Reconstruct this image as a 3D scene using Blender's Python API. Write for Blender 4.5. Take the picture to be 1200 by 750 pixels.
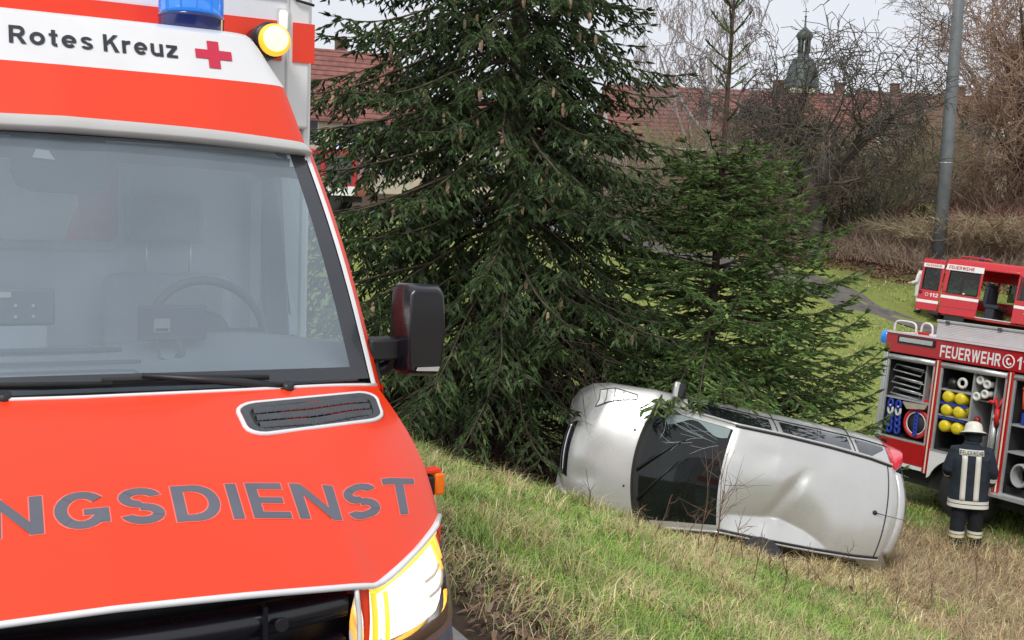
import bpy, bmesh, math, random
import numpy as np
from mathutils import Vector, Matrix

for o in list(bpy.data.objects): bpy.data.objects.remove(o)
S = bpy.context.scene
COL = S.collection
rad = math.radians
rng = np.random.default_rng(7)
random.seed(7)

# ------------------------------------------------------------------ camera
CAM_H, PITCH, ROLL, FPX = 2.0, rad(5.27), rad(2.0), 1300.0
fw = np.array([0, math.cos(PITCH), -math.sin(PITCH)]); u0 = np.array([0, math.sin(PITCH), math.cos(PITCH)])
rt = np.array([1.0, 0, 0]) * math.cos(ROLL) + u0 * math.sin(ROLL)
up = -np.array([1.0, 0, 0]) * math.sin(ROLL) + u0 * math.cos(ROLL)
cd = bpy.data.cameras.new('camera'); cam = bpy.data.objects.new('camera', cd); COL.objects.link(cam)
cd.sensor_width = 36; cd.lens = FPX / 1200 * 36; cd.clip_start = 0.05; cd.clip_end = 3000
cam.matrix_world = Matrix(((rt[0], up[0], -fw[0], 0), (rt[1], up[1], -fw[1], 0), (rt[2], up[2], -fw[2], CAM_H), (0, 0, 0, 1)))
S.camera = cam

def at(px, py, Y):
    """world point at depth Y (metres ahead) for a position measured in the photograph"""
    d = fw + (px - 600) / FPX * rt + (375 - py) / FPX * up
    return np.array([0, 0, CAM_H]) + d * (Y / d[1])

# ------------------------------------------------------------------ light
SUN_EL, SUN_AZ = rad(48), rad(200)
W = bpy.data.worlds.new('World'); S.world = W; W.use_nodes = True
wn, wl = W.node_tree.nodes, W.node_tree.links
sky = wn.new('ShaderNodeTexSky'); sky.sky_type = 'NISHITA'; sky.sun_disc = False
sky.sun_elevation = SUN_EL; sky.sun_rotation = SUN_AZ; sky.air_density = 1.0; sky.dust_density = 3.0; sky.ozone_density = 1.5
hs = wn.new('ShaderNodeHueSaturation'); hs.inputs['Saturation'].default_value = 0.22
mx = wn.new('ShaderNodeMix'); mx.data_type = 'RGBA'; mx.inputs['Factor'].default_value = 0.72
mx.inputs[7].default_value = (9.3, 9.65, 10.5, 1)
bg = wn['Background']; bg.inputs['Strength'].default_value = 0.087
wl.new(sky.outputs[0], hs.inputs['Color']); wl.new(hs.outputs[0], mx.inputs[6]); wl.new(mx.outputs[2], bg.inputs['Color'])
sl = bpy.data.lights.new('sun', 'SUN'); sun = bpy.data.objects.new('sun', sl); COL.objects.link(sun)
sl.energy = 1.5; sl.angle = rad(16); sl.color = (1, 0.96, 0.9)
# direction towards the sun (Nishita: rotation measured from +Y, clockwise seen from above)
sd = Vector((math.sin(SUN_AZ) * math.cos(SUN_EL), math.cos(SUN_AZ) * math.cos(SUN_EL), math.sin(SUN_EL)))
sun.rotation_euler = sd.to_track_quat('Z', 'Y').to_euler()
S.view_settings.view_transform = 'Standard'; S.view_settings.look = 'None'
S.view_settings.exposure = 0.25; S.view_settings.gamma = 1.0
S.cycles.max_bounces = 8; S.cycles.transparent_max_bounces = 16
S.cycles.use_denoising = True

# ------------------------------------------------------------------ materials
MATS = {}
def mat(name, col, rough=0.6, metal=0.0, var=0.12, scale=6.0, bump=0.0, bscale=40.0, coat=0.0, spec=0.5,
        emit=None, estr=0.0, attr=None, col2=None, alpha=None):
    if name in MATS: return MATS[name]
    m = bpy.data.materials.new(name); m.use_nodes = True; MATS[name] = m
    n, l = m.node_tree.nodes, m.node_tree.links
    b = n['Principled BSDF']
    b.inputs['Roughness'].default_value = rough; b.inputs['Metallic'].default_value = metal
    b.inputs['Coat Weight'].default_value = coat; b.inputs['Coat Roughness'].default_value = 0.06
    b.inputs['Specular IOR Level'].default_value = spec
    tc = n.new('ShaderNodeTexCoord')
    if var > 0 or col2:
        nz = n.new('ShaderNodeTexNoise'); nz.inputs['Scale'].default_value = scale; nz.inputs['Detail'].default_value = 5
        l.new(tc.outputs['Object'], nz.inputs['Vector'])
        cr = n.new('ShaderNodeValToRGB'); cr.color_ramp.elements[0].position = 0.3; cr.color_ramp.elements[1].position = 0.7
        c = np.array(col[:3]); c2 = np.array(col2[:3]) if col2 else c
        cr.color_ramp.elements[0].color = (*np.clip(c * (1 - var), 0, 1), 1)
        cr.color_ramp.elements[1].color = (*np.clip(c2 * (1 + var), 0, 1), 1)
        l.new(nz.outputs['Fac'], cr.inputs['Fac']); out = cr.outputs['Color']
        if attr:
            at_ = n.new('ShaderNodeAttribute'); at_.attribute_name = attr
            mm = n.new('ShaderNodeMix'); mm.data_type = 'RGBA'; mm.blend_type = 'MULTIPLY'; mm.inputs['Factor'].default_value = 1
            l.new(out, mm.inputs[6]); l.new(at_.outputs['Color'], mm.inputs[7]); out = mm.outputs[2]
        l.new(out, b.inputs['Base Color'])
        if rough > 0.12:
            mr = n.new('ShaderNodeMapRange'); mr.inputs[3].default_value = rough * 0.85; mr.inputs[4].default_value = min(1, rough * 1.15)
            l.new(nz.outputs['Fac'], mr.inputs[0]); l.new(mr.outputs[0], b.inputs['Roughness'])
    elif attr:
        at_ = n.new('ShaderNodeAttribute'); at_.attribute_name = attr; l.new(at_.outputs['Color'], b.inputs['Base Color'])
    else:
        b.inputs['Base Color'].default_value = (*col[:3], 1)
    if bump > 0:
        nb = n.new('ShaderNodeTexNoise'); nb.inputs['Scale'].default_value = bscale; nb.inputs['Detail'].default_value = 6
        l.new(tc.outputs['Object'], nb.inputs['Vector'])
        bp = n.new('ShaderNodeBump'); bp.inputs['Strength'].default_value = bump; bp.inputs['Distance'].default_value = 0.02
        l.new(nb.outputs['Fac'], bp.inputs['Height']); l.new(bp.outputs[0], b.inputs['Normal'])
    if emit:
        b.inputs['Emission Color'].default_value = (*emit, 1); b.inputs['Emission Strength'].default_value = estr
    return m

def glass(name, tint=(0.75, 0.82, 0.84), ior=1.5, rough=0.0, film=0.0, filmcol=(0.6, 0.65, 0.7)):
    """window pane: tinted see-through mixed with mirror by Fresnel, plus a pale diffuse film"""
    if name in MATS: return MATS[name]
    m = bpy.data.materials.new(name); m.use_nodes = True; MATS[name] = m
    n, l = m.node_tree.nodes, m.node_tree.links; n.remove(n['Principled BSDF'])
    tr = n.new('ShaderNodeBsdfTransparent'); tr.inputs[0].default_value = (*tint, 1)
    gl = n.new('ShaderNodeBsdfGlossy'); gl.inputs['Roughness'].default_value = rough
    fr = n.new('ShaderNodeFresnel'); fr.inputs['IOR'].default_value = ior
    m1 = n.new('ShaderNodeMixShader'); l.new(fr.outputs[0], m1.inputs[0]); l.new(tr.outputs[0], m1.inputs[1]); l.new(gl.outputs[0], m1.inputs[2])
    last = m1
    if film > 0:
        df = n.new('ShaderNodeBsdfDiffuse'); df.inputs[0].default_value = (*filmcol, 1)
        tc = n.new('ShaderNodeTexCoord'); nz = n.new('ShaderNodeTexNoise'); nz.inputs['Scale'].default_value = 3; nz.inputs['Detail'].default_value = 4
        l.new(tc.outputs['Object'], nz.inputs['Vector'])
        mr = n.new('ShaderNodeMapRange'); mr.inputs[3].default_value = film * 0.75; mr.inputs[4].default_value = film * 1.25
        l.new(nz.outputs['Fac'], mr.inputs[0])
        m2 = n.new('ShaderNodeMixShader'); l.new(mr.outputs[0], m2.inputs[0]); l.new(m1.outputs[0], m2.inputs[1]); l.new(df.outputs[0], m2.inputs[2]); last = m2
    l.new(last.outputs[0], n['Material Output'].inputs['Surface'])
    return m

# ------------------------------------------------------------------ mesh helpers
def link_mesh(name, V, Fc, mats, parent=None, mi=None, smooth=False, tint=None):
    me = bpy.data.meshes.new(name)
    V = np.asarray(V, np.float32).reshape(-1, 3)
    if isinstance(Fc, np.ndarray):
        nf, k = Fc.shape
        me.vertices.add(len(V)); me.vertices.foreach_set('co', V.ravel())
        me.loops.add(nf * k); me.loops.foreach_set('vertex_index', Fc.astype(np.int32).ravel())
        me.polygons.add(nf); me.polygons.foreach_set('loop_start', np.arange(0, nf * k, k, dtype=np.int32))

        me.update(calc_edges=True); me.validate()
    else:
        me.from_pydata([tuple(map(float, v)) for v in V], [], Fc); me.update()
    if not isinstance(mats, (list, tuple)): mats = [mats]
    for m in mats: me.materials.append(m)
    if mi is not None: me.polygons.foreach_set('material_index', np.asarray(mi, np.int32))
    if smooth: me.polygons.foreach_set('use_smooth', np.ones(len(me.polygons), bool))
    if tint is not None:
        ca = me.color_attributes.new('tint', 'FLOAT_COLOR', 'POINT')
        t = np.ones((len(V), 4), np.float32); t[:, :3] = tint; ca.data.foreach_set('color', t.ravel())
    o = bpy.data.objects.new(name, me); COL.objects.link(o)
    if parent: o.parent = parent
    return o

class MB:
    """collects shapes and links them as ONE mesh object"""
    def __init__(s): s.v, s.f, s.m, s.sm = [], [], [], []
    def add(s, V, Fc, mi=0, sm=False):
        k = len(s.v); s.v += [tuple(map(float, p)) for p in V]
        for q in Fc: s.f.append([k + i for i in q]); s.m.append(mi); s.sm.append(sm)
        return s
    def box(s, c, d, mi=0, M=None, taper=1.0):
        P = []
        for z in (-.5, .5):
            t = taper if z > 0 else 1
            for x, y in ((-.5, -.5), (.5, -.5), (.5, .5), (-.5, .5)): P.append(Vector((x * d[0] * t, y * d[1] * t, z * d[2])))
        if M is not None: P = [M @ p for p in P]
        P = [p + Vector(c) for p in P]
        return s.add(P, [(0, 3, 2, 1), (4, 5, 6, 7), (0, 1, 5, 4), (1, 2, 6, 5), (2, 3, 7, 6), (3, 0, 4, 7)], mi)
    def bar(s, p, q, w, h, mi=0):
        p, q = Vector(p), Vector(q); d = q - p
        return s.box((p + q) / 2, (w, h, d.length), mi, d.to_track_quat('Z', 'Y').to_matrix())
    def tube(s, pts, r, n=8, mi=0, cap=True, closed=False, sm=True, flat=1.0):
        pts = [Vector(p) for p in pts]; N = len(pts)
        rs = r if hasattr(r, '__len__') else [r] * N
        V = []; prev = None
        for i, p in enumerate(pts):
            a = pts[(i - 1) % N] if (closed or i > 0) else p
            b = pts[(i + 1) % N] if (closed or i < N - 1) else p
            t = (b - a).normalized()
            if prev is None:
                x = t.orthogonal().normalized()
            else:
                x = (prev - t * prev.dot(t)); x = x.normalized() if x.length > 1e-6 else t.orthogonal().normalized()
            prev = x; y = t.cross(x)
            for k in range(n):
                an = 2 * math.pi * k / n; V.append(p + (x * math.cos(an) + y * math.sin(an) * flat) * rs[i])
        Fc = []
        for i in range(N if closed else N - 1):
            j = (i + 1) % N
            for k in range(n):
                k2 = (k + 1) % n; Fc.append((i * n + k, i * n + k2, j * n + k2, j * n + k))
        s.add(V, Fc, mi, sm)
        if cap and not closed:
            k0 = len(s.v) - N * n
            for ring, rev in ((0, True), (N - 1, False)):
                idx = [k0 + ring * n + k for k in range(n)]
                s.f.append(idx[::-1] if rev else idx); s.m.append(mi); s.sm.append(False)
        return s
    def cyl(s, p, q, r, r2=None, n=16, mi=0): return s.tube([p, q], [r, r if r2 is None else r2], n, mi)
    def lathe(s, prof, n=20, mi=0, M=None, sm=True):
        V = []
        for r, z in prof:
            for k in range(n):
                a = 2 * math.pi * k / n; p = Vector((r * math.cos(a), r * math.sin(a), z)); V.append(M @ p if M is not None else p)
        Fc = []
        for i in range(len(prof) - 1):
            for k in range(n):
                k2 = (k + 1) % n; Fc.append((i * n + k, i * n + k2, (i + 1) * n + k2, (i + 1) * n + k))
        Fc += [tuple(range(n))[::-1], tuple((len(prof) - 1) * n + k for k in range(n))]
        return s.add(V, Fc, mi, sm)
    def grid(s, G, mi=0, sm=True, flip=False, mif=None):
        G = np.asarray(G, float); a, b = G.shape[:2]; V = G.reshape(-1, 3); k = len(s.v)
        s.v += [tuple(map(float, p)) for p in V]
        for i in range(a - 1):
            for j in range(b - 1):
                q = [k + i * b + j, k + (i + 1) * b + j, k + (i + 1) * b + j + 1, k + i * b + j + 1]
                s.f.append(q[::-1] if flip else q); s.m.append(mif(i, j) if mif else mi); s.sm.append(sm)
        return s
    def slab(s, poly, off, mi=0, mi_side=None):
        """closed polygon (3-D points) thickened by the vector off"""
        n = len(poly); P = [Vector(p) for p in poly]; Q = [p + Vector(off) for p in P]
        s.add(P + Q, [tuple(range(n))[::-1], tuple(range(n, 2 * n))], mi)
        k = len(s.v) - 2 * n
        for i in range(n):
            j = (i + 1) % n; s.f.append([k + i, k + j, k + n + j, k + n + i]); s.m.append(mi if mi_side is None else mi_side); s.sm.append(False)
        return s
    def build(s, name, mats, parent=None, bevel=0, subsurf=0, solid=0, recalc=True):
        o = link_mesh(name, s.v, s.f, mats, parent, s.m)
        o.data.polygons.foreach_set('use_smooth', s.sm)
        if recalc:
            bm = bmesh.new(); bm.from_mesh(o.data); bmesh.ops.recalc_face_normals(bm, faces=bm.faces); bm.to_mesh(o.data); bm.free()
        if solid:
            md = o.modifiers.new('solid', 'SOLIDIFY'); md.thickness = solid; md.offset = -1
        if bevel:
            md = o.modifiers.new('bevel', 'BEVEL'); md.width = bevel; md.segments = 2; md.limit_method = 'ANGLE'; md.angle_limit = rad(40)
            o.data.polygons.foreach_set('use_smooth', np.ones(len(o.data.polygons), bool))
            try: o.data.set_sharp_from_angle(angle=rad(50))
            except Exception: pass
        if subsurf:
            md = o.modifiers.new('sub', 'SUBSURF'); md.levels = subsurf; md.render_levels = subsurf
        return o

def tag(o, label=None, cat=None, group=None, kind=None):
    if label: o['label'] = label
    if cat: o['category'] = cat
    if group: o['group'] = group
    if kind: o['kind'] = kind
    return o
def thing(name, label, cat, M=None, group=None):
    o = bpy.data.objects.new(name, None); COL.objects.link(o); o.empty_display_size = 0.2
    if M is not None: o.matrix_world = M
    return tag(o, label, cat, group)
def frame(o, x, y, z):
    return Matrix(((x[0], y[0], z[0], o[0]), (x[1], y[1], z[1], o[1]), (x[2], y[2], z[2], o[2]), (0, 0, 0, 1)))
def lerp(a, b, t): return np.asarray(a, float) * (1 - t) + np.asarray(b, float) * t
def curve(pts, n):
    """Catmull-Rom through the points, n samples spaced evenly in length"""
    P = np.asarray(pts, float)
    if len(P) == 2: return np.array([lerp(P[0], P[1], t) for t in np.linspace(0, 1, n)])
    Q = np.vstack([2 * P[0] - P[1], P, 2 * P[-1] - P[-2]]); out = []
    for i in range(1, len(Q) - 2):
        for t in np.linspace(0, 1, 12, endpoint=False):
            a, b, c, d = Q[i - 1], Q[i], Q[i + 1], Q[i + 2]
            out.append(0.5 * ((2 * b) + (c - a) * t + (2 * a - 5 * b + 4 * c - d) * t * t + (3 * b - a - 3 * c + d) * t ** 3))
    out.append(P[-1]); out = np.array(out)
    L = np.concatenate([[0], np.cumsum(np.linalg.norm(np.diff(out, axis=0), axis=1))]); s = np.linspace(0, L[-1], n)
    return np.stack([np.interp(s, L, out[:, k]) for k in range(out.shape[1])], 1)

def text_mesh(txt, bold=0.0, cell=None, space=1.0):
    """flat lettering as vertices in the unit box (0..1, 0..1) and faces; cell cuts it finely so that it can follow a curve"""
    cu = bpy.data.curves.new('txt', 'FONT'); cu.body = txt; cu.offset = bold; cu.size = 1; cu.space_character = space; cu.resolution_u = 4
    ob = bpy.data.objects.new('txt', cu); COL.objects.link(ob)
    dg = bpy.context.evaluated_depsgraph_get(); me = bpy.data.meshes.new_from_object(ob.evaluated_get(dg))
    bm = bmesh.new(); bm.from_mesh(me)
    bmesh.ops.remove_doubles(bm, verts=bm.verts, dist=1e-5)
    xs = [v.co.x for v in bm.verts]; ys = [v.co.y for v in bm.verts]
    x0, x1, y0, y1 = min(xs), max(xs), min(ys), max(ys)
    asp = (x1 - x0) / (y1 - y0)
    for v in bm.verts: v.co = Vector(((v.co.x - x0) / (x1 - x0), (v.co.y - y0) / (y1 - y0), 0))
    if cell:
        for ax, k in ((0, int(cell * asp)), (1, int(cell))):
            for i in range(1, k):
                co = Vector((0, 0, 0)); no = Vector((0, 0, 0)); co[ax] = i / k; no[ax] = 1
                bmesh.ops.bisect_plane(bm, geom=bm.verts[:] + bm.edges[:] + bm.faces[:], plane_co=co, plane_no=no)
    V = np.array([v.co[:] for v in bm.verts]); bm.verts.index_update(); Fc = [[v.index for v in f.verts] for f in bm.faces]
    bm.free(); bpy.data.objects.remove(ob); bpy.data.curves.remove(cu); bpy.data.meshes.remove(me)
    return V, Fc, asp
def text_on(txt, name, m, parent, fn, bold=0.02, cell=None, space=1.0):
    V, Fc, _ = text_mesh(txt, bold, cell, space)
    return link_mesh(name, [fn(v[0], v[1]) for v in V], Fc, m, parent)
def text_flat(txt, name, m, parent, o, ux, uy, bold=0.02, space=1.0):
    o, ux, uy = map(lambda q: np.asarray(q, float), (o, ux, uy))
    return text_on(txt, name, m, parent, lambda u, v: o + ux * u + uy * v, bold, None, space)
def mirror_x(G): G = np.array(G, float); G[..., 0] *= -1; return G
# ------------------------------------------------------------------ a plain bold sans lettering, drawn as strokes
def glyphs(t=.19, x=.74):
    def arc(cx, cy, rx, ry, a0, a1, n=14, tt=None):
        tt = tt or t; P = []
        for k in range(n + 1):
            a = rad(a0 + (a1 - a0) * k / n); P.append(((cx + (rx + tt / 2) * math.cos(a), cy + (ry + tt / 2) * math.sin(a)), (cx + (rx - tt / 2) * math.cos(a), cy + (ry - tt / 2) * math.sin(a))))
        return [[P[k][0], P[k + 1][0], P[k + 1][1], P[k][1]] for k in range(n)]
    def rc(x0, y0, x1, y1): return [[(x0, y0), (x1, y0), (x1, y1), (x0, y1)]]
    def dg(x0, y0, x1, y1, w): return [[(x0, y0), (x0 + w, y0), (x1 + w, y1), (x1, y1)]]
    h = t / 2; G = {}
    G['I'] = (t, rc(0, 0, t, 1))
    G['E'] = (.66, rc(0, 0, t, 1) + rc(t, 1 - t * .9, .66, 1) + rc(t, .5 - t * .42, .61, .5 + t * .42) + rc(t, 0, .68, t * .9))
    G['F'] = (.62, rc(0, 0, t, 1) + rc(t, 1 - t * .9, .64, 1) + rc(t, .48 - t * .42, .58, .48 + t * .42))
    G['T'] = (.70, rc(0, 1 - t * .9, .7, 1) + rc(.35 - h, 0, .35 + h, 1 - t * .9))
    G['H'] = (.76, rc(0, 0, t, 1) + rc(.76 - t, 0, .76, 1) + rc(t, .5 - h * .9, .76 - t, .5 + h * .9))
    G['N'] = (.80, rc(0, 0, t, 1) + rc(.8 - t, 0, .8, 1) + [[(t, 1), (t, .68), (.8 - t, 0), (.8 - t, .32)]])
    G['U'] = (.76, rc(0, .36, t, 1) + rc(.76 - t, .36, .76, 1) + arc(.38, .36, .38 - h, .36 - h, 180, 360))
    G['D'] = (.78, rc(0, 0, t, 1) + rc(t, 1 - t * .9, .36, 1) + rc(t, 0, .36, t * .9) + arc(.36, .5, .42 - h, .5 - h * .95, -90, 90))
    G['R'] = (.74, rc(0, 0, t, 1) + rc(t, 1 - t * .9, .44, 1) + rc(t, .40, .44, .40 + t * .85) + arc(.44, .70, .27 - h, .30 - h * .9, -90, 90) + [[(.33, .40), (.33 + t * 1.15, .40), (.78, 0), (.78 - t * 1.2, 0)]])
    G['G'] = (.82, arc(.41, .5, .41 - h, .5 - h, 38, 335, 22) + rc(.82 - t * .95, .12, .82, .5) + rc(.44, .5 - t * .8, .82 - t * .95, .5))
    G['S'] = (.70, arc(.35, .7075 + .0, .35 - h, .2925 - h, 22, 270) + arc(.35, .2925, .35 - h, .2925 - h, 90, -158)) if False else \
             (.70, arc(.35, .72, .35 - h, .28 - h + .0, 15, 262) + [[(.32, .445 + t * .55), (.32, .445 + t * 1.55 - t * .5), (.38, .56 - t * .05), (.38, .56 - t * .95)]] + arc(.35, .28, .355 - h, .28 - h, 98, -165))
    G['W'] = (1.08, dg(0, 1, .2, 0, t * .95) + dg(.2, 0, .45, 1, t * .9) + dg(.45, 1, .68, 0, t * .95) + dg(.68, 0, .89, 1, t * .95))
    G['K'] = (.78, rc(0, 0, t, 1) + [[(t, .36), (t, .60), (.53, 1), (.77, 1)], [(.30, .62), (.45, .70), (.80, 0), (.56, 0)]])
    G['1'] = (.42, rc(.22, 0, .42, 1) + [[(.0, .72), (.0, .60), (.22, .70), (.22, .95)]])
    G['2'] = (.64, arc(.31, .70, .31 - h, .30 - h, 165, -35) + [[(.0, t * .9), (.0 + t * 1.3, t * .9), (.31 + .27, .52), (.40, .55)]] + rc(0, 0, .64, t * .9))
    c = x / 2
    G['o'] = (.70, arc(.35, c, .35 - h, c - h, 0, 360, 20))
    G['e'] = (.70, arc(.35, c, .35 - h, c - h, 0, 318, 18) + rc(t * .8, c - h * .75, .66, c + h * .5))
    G['t'] = (.40, rc(.11, .15, .11 + t, .95) + rc(0, x - t * .8, .11, x) + rc(.11 + t, x - t * .8, .40, x) + arc(.11 + t + .06, .155, .06 + h, .155 - h + .005, 180, 275, 6))
    G['s'] = (.60, arc(.30, x * .715, .295 - h, x * .285 - h * .9, 20, 262, 12, t * .86) + [[(.27, c - h * .3), (.27, c + h * 1.3), (.33, c + h * .4), (.33, c - h * 1.2)]] + arc(.30, x * .285, .30 - h, x * .285 - h * .9, 98, -162, 12, t * .86))
    G['r'] = (.44, rc(0, 0, t, x) + arc(.36, x - .30, .36 - h, .30 - h, 170, 75, 6))
    G['u'] = (.66, rc(0, .28, t, x) + rc(.66 - t, 0, .66, x) + arc(.32, .28, .32 - h, .28 - h, 180, 320, 10))
    G['z'] = (.60, rc(0, x - t * .85, .6, x) + rc(0, 0, .6, t * .85) + [[(0, t * .85), (.27, t * .85), (.6, x - t * .85), (.33, x - t * .85)]])
    return G
GLY = glyphs()
def letters(txt, name, m, parent, fn, grow=0.0, gap=.17, div=4):
    """fn(x, y, lift) places a point of the unit box (0..1, 0..1); every stroke sits a hair above the last, so none coincide"""
    wid = sum(GLY[c][0] for c in txt) + gap * (len(txt) - 1); m_ = MB(); X = 0
    for ci, c in enumerate(txt):
        w, polys = GLY[c]
        for k, q in enumerate(polys):
            q = [(x + X, y) for x, y in q]
            if grow:
                cx, cy = sum(p[0] for p in q) / 4, sum(p[1] for p in q) / 4
                q = [(x + math.copysign(grow, x - cx), y + math.copysign(grow, y - cy)) for x, y in q]
            n = div if max(abs(q[0][0] - q[2][0]), abs(q[0][1] - q[2][1])) > .25 else 1
            G = [[lerp(lerp(q[0], q[1], i / n), lerp(q[3], q[2], i / n), j / n) for j in range(n + 1)] for i in range(n + 1)]
            m_.grid([[fn(p[0] / wid, p[1], (k % 7) * .00012) for p in r] for r in G], sm=False)
        X += w + gap
    return m_.build(name, m, parent, recalc=False)
def flat_fn(o, ux, uy, nrm):
    o, ux, uy, nrm = map(lambda q: np.asarray(q, float), (o, ux, uy, nrm)); nrm = nrm / np.linalg.norm(nrm)
    return lambda x, y, k: o + ux * x + uy * y + nrm * k * 3
# ================================================================== AMBULANCE (frame: x across, y backwards, z up)
ORG = at(135, 713, 2.5); AL = rad(26.8)
M_AMB = frame((ORG[0], ORG[1], 0), (math.cos(AL), math.sin(AL), 0), (-math.sin(AL), math.cos(AL), 0), (0, 0, 1))
red_orange = mat('fluorescent_red_orange', (0.90, 0.047, 0.005), 0.36, var=0.04, scale=1.5, coat=0.25)
red_stripe = mat('stripe_red_orange', (0.92, 0.042, 0.006), 0.4, var=0.03, coat=0.2)
white_p = mat('white_paint', (0.82, 0.82, 0.82), 0.3, var=0.03, coat=0.5)
grey_p = mat('pale_grey_paint', (0.6, 0.6, 0.58), 0.4, var=0.03, coat=0.2)
blk = mat('black_plastic', (0.016, 0.016, 0.018), 0.42, var=0.2)
blk_gloss = mat('black_gloss', (0.008, 0.008, 0.012), 0.28, var=0.1, coat=0.3)
rubber = mat('rubber', (0.02, 0.02, 0.02), 0.75, var=0.2)
dgrey = mat('dark_grey_plastic', (0.075, 0.08, 0.088), 0.55, var=0.1, scale=30, bump=0.15, bscale=300)
letter_grey = mat('lettering_grey', (0.125, 0.13, 0.16), 0.45, var=0.1)
letter_black = mat('lettering_black', (0.02, 0.024, 0.035), 0.45, var=0.05)
pink_edge = mat('lettering_edge', (0.9, 0.2, 0.16), 0.4, var=0.03)
cross_red = mat('cross_red', (0.62, 0.022, 0.065), 0.45, var=0.04)
chrome = mat('chrome', (0.75, 0.76, 0.78), 0.12, metal=1.0, var=0.04) if False else mat('chrome', (0.75, 0.76, 0.78), 0.12, 1.0, 0.04)
trim = mat('cabin_trim', (0.55, 0.60, 0.64), 0.8, var=0.05)
trim_d = mat('cabin_trim_dark', (0.2, 0.225, 0.25), 0.8, var=0.08)
liner = mat('cabin_liner', (0.06, 0.065, 0.085), 0.9, var=0.05)
seatf = mat('seat_fabric', (0.36, 0.40, 0.43), 0.95, var=0.04, scale=40)
tyre_m = mat('tyre', (0.025, 0.025, 0.026), 0.85, var=0.2)
steel = mat('steel_rim', (0.5, 0.51, 0.53), 0.35, 0.8, 0.08)
screen_glass = glass('windscreen_glass', (0.86, 0.92, 0.95), 1.9, 0.0, 0.225, (0.56, 0.68, 0.78))  # strong bluish film paints the sky's reflected veil into the glass
side_glass = glass('side_glass', (0.75, 0.84, 0.82), 1.5, 0.0, 0.03)

amb = thing('ambulance', 'orange and white ambulance in the foreground with its lit headlight and blue roof beacon', 'ambulance', M_AMB)

FRH = np.array([(0, 0, 1.065), (.3, .02, 1.052), (.6, .085, 1.018), (.70, .135, 1.0), (.85, .27, 1.03), (.97, .40, 1.06), (1.005, .46, 1.075)])
BKH = np.array([(0, .70, 1.446), (.45, .745, 1.442), (.75, .81, 1.435), (.945, .88, 1.42)])
def ev(P, s): return np.array([s * P[-1, 0]] + [np.interp(s, P[:, 0] / P[-1, 0], P[:, k]) for k in (1, 2)])
FRS, BKS = curve(FRH, 60), curve(BKH, 40)
def hood(u, v, h=0.0):
    s = abs(u)
    def base(s, v):
        r = ev(FRS, s) * (1 - v) + ev(BKS, s) * v
        sv = math.sin(math.pi * min(1, max(0, v))); b = .035 * sv * (1 - .3 * s)
        r = r + np.array([.035 * sv * s ** 6, -.3 * b, b]); r[2] -= .03 * max(0, (s - .8) / .2) ** 2 * sv
        return r
    r = base(s, v)
    if h:
        e = 0.02; s1, s0 = min(1, s + e), max(0, s - e); v1, v0 = min(1, v + e), max(0, v - e)
        n = np.cross(base(s1, v) - base(s0, v), base(s, v1) - base(s, v0)); n /= np.linalg.norm(n)
        r = r + n * h
    if u < 0: r[0] *= -1
    return r
m = MB(); m.grid([[hood(u, v) for v in np.linspace(0, 1, 41)] for u in np.linspace(-1, 1, 121)])
o = m.build('hood', red_orange, amb)
# white outline along the front edge of the hood
m = MB(); m.tube([hood(u, 0.0, 0.003) + np.array([0, -.004, -.002]) for u in np.linspace(-1, 1, 61)], 0.009, 8); m.build('hood_edge_trim', white_p, amb)
# lettering
def tx_u(x): return -.955 + 1.865 * x
def tx_fn(h):
    def fn(x, y):
        u0_ = tx_u(x); s = abs(u0_)
        vb = np.interp(s, [0, .4, .51, .73, .88, .96], [.296, .288, .278, .25, .16, .11]); vt = np.interp(s, [0, .4, .52, .72, .82, .93], [.45, .445, .436, .405, .375, .31])
        u_ = u0_ + (0.03 * y if u0_ > .5 else 0) * (s - .5) * 2
        return hood(max(-1, min(1, u_)), vb * (1 - y) + vt * y, h)
    return fn
letters('RETTUNGSDIENST', 'hood_lettering', letter_grey, amb, lambda x, y, k: tx_fn(0.0021 + k)(x, y))
letters('RETTUNGSDIENST', 'hood_lettering_edge', pink_edge, amb, lambda x, y, k: tx_fn(0.0010 + k * .5)(x, y), .022)
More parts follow.
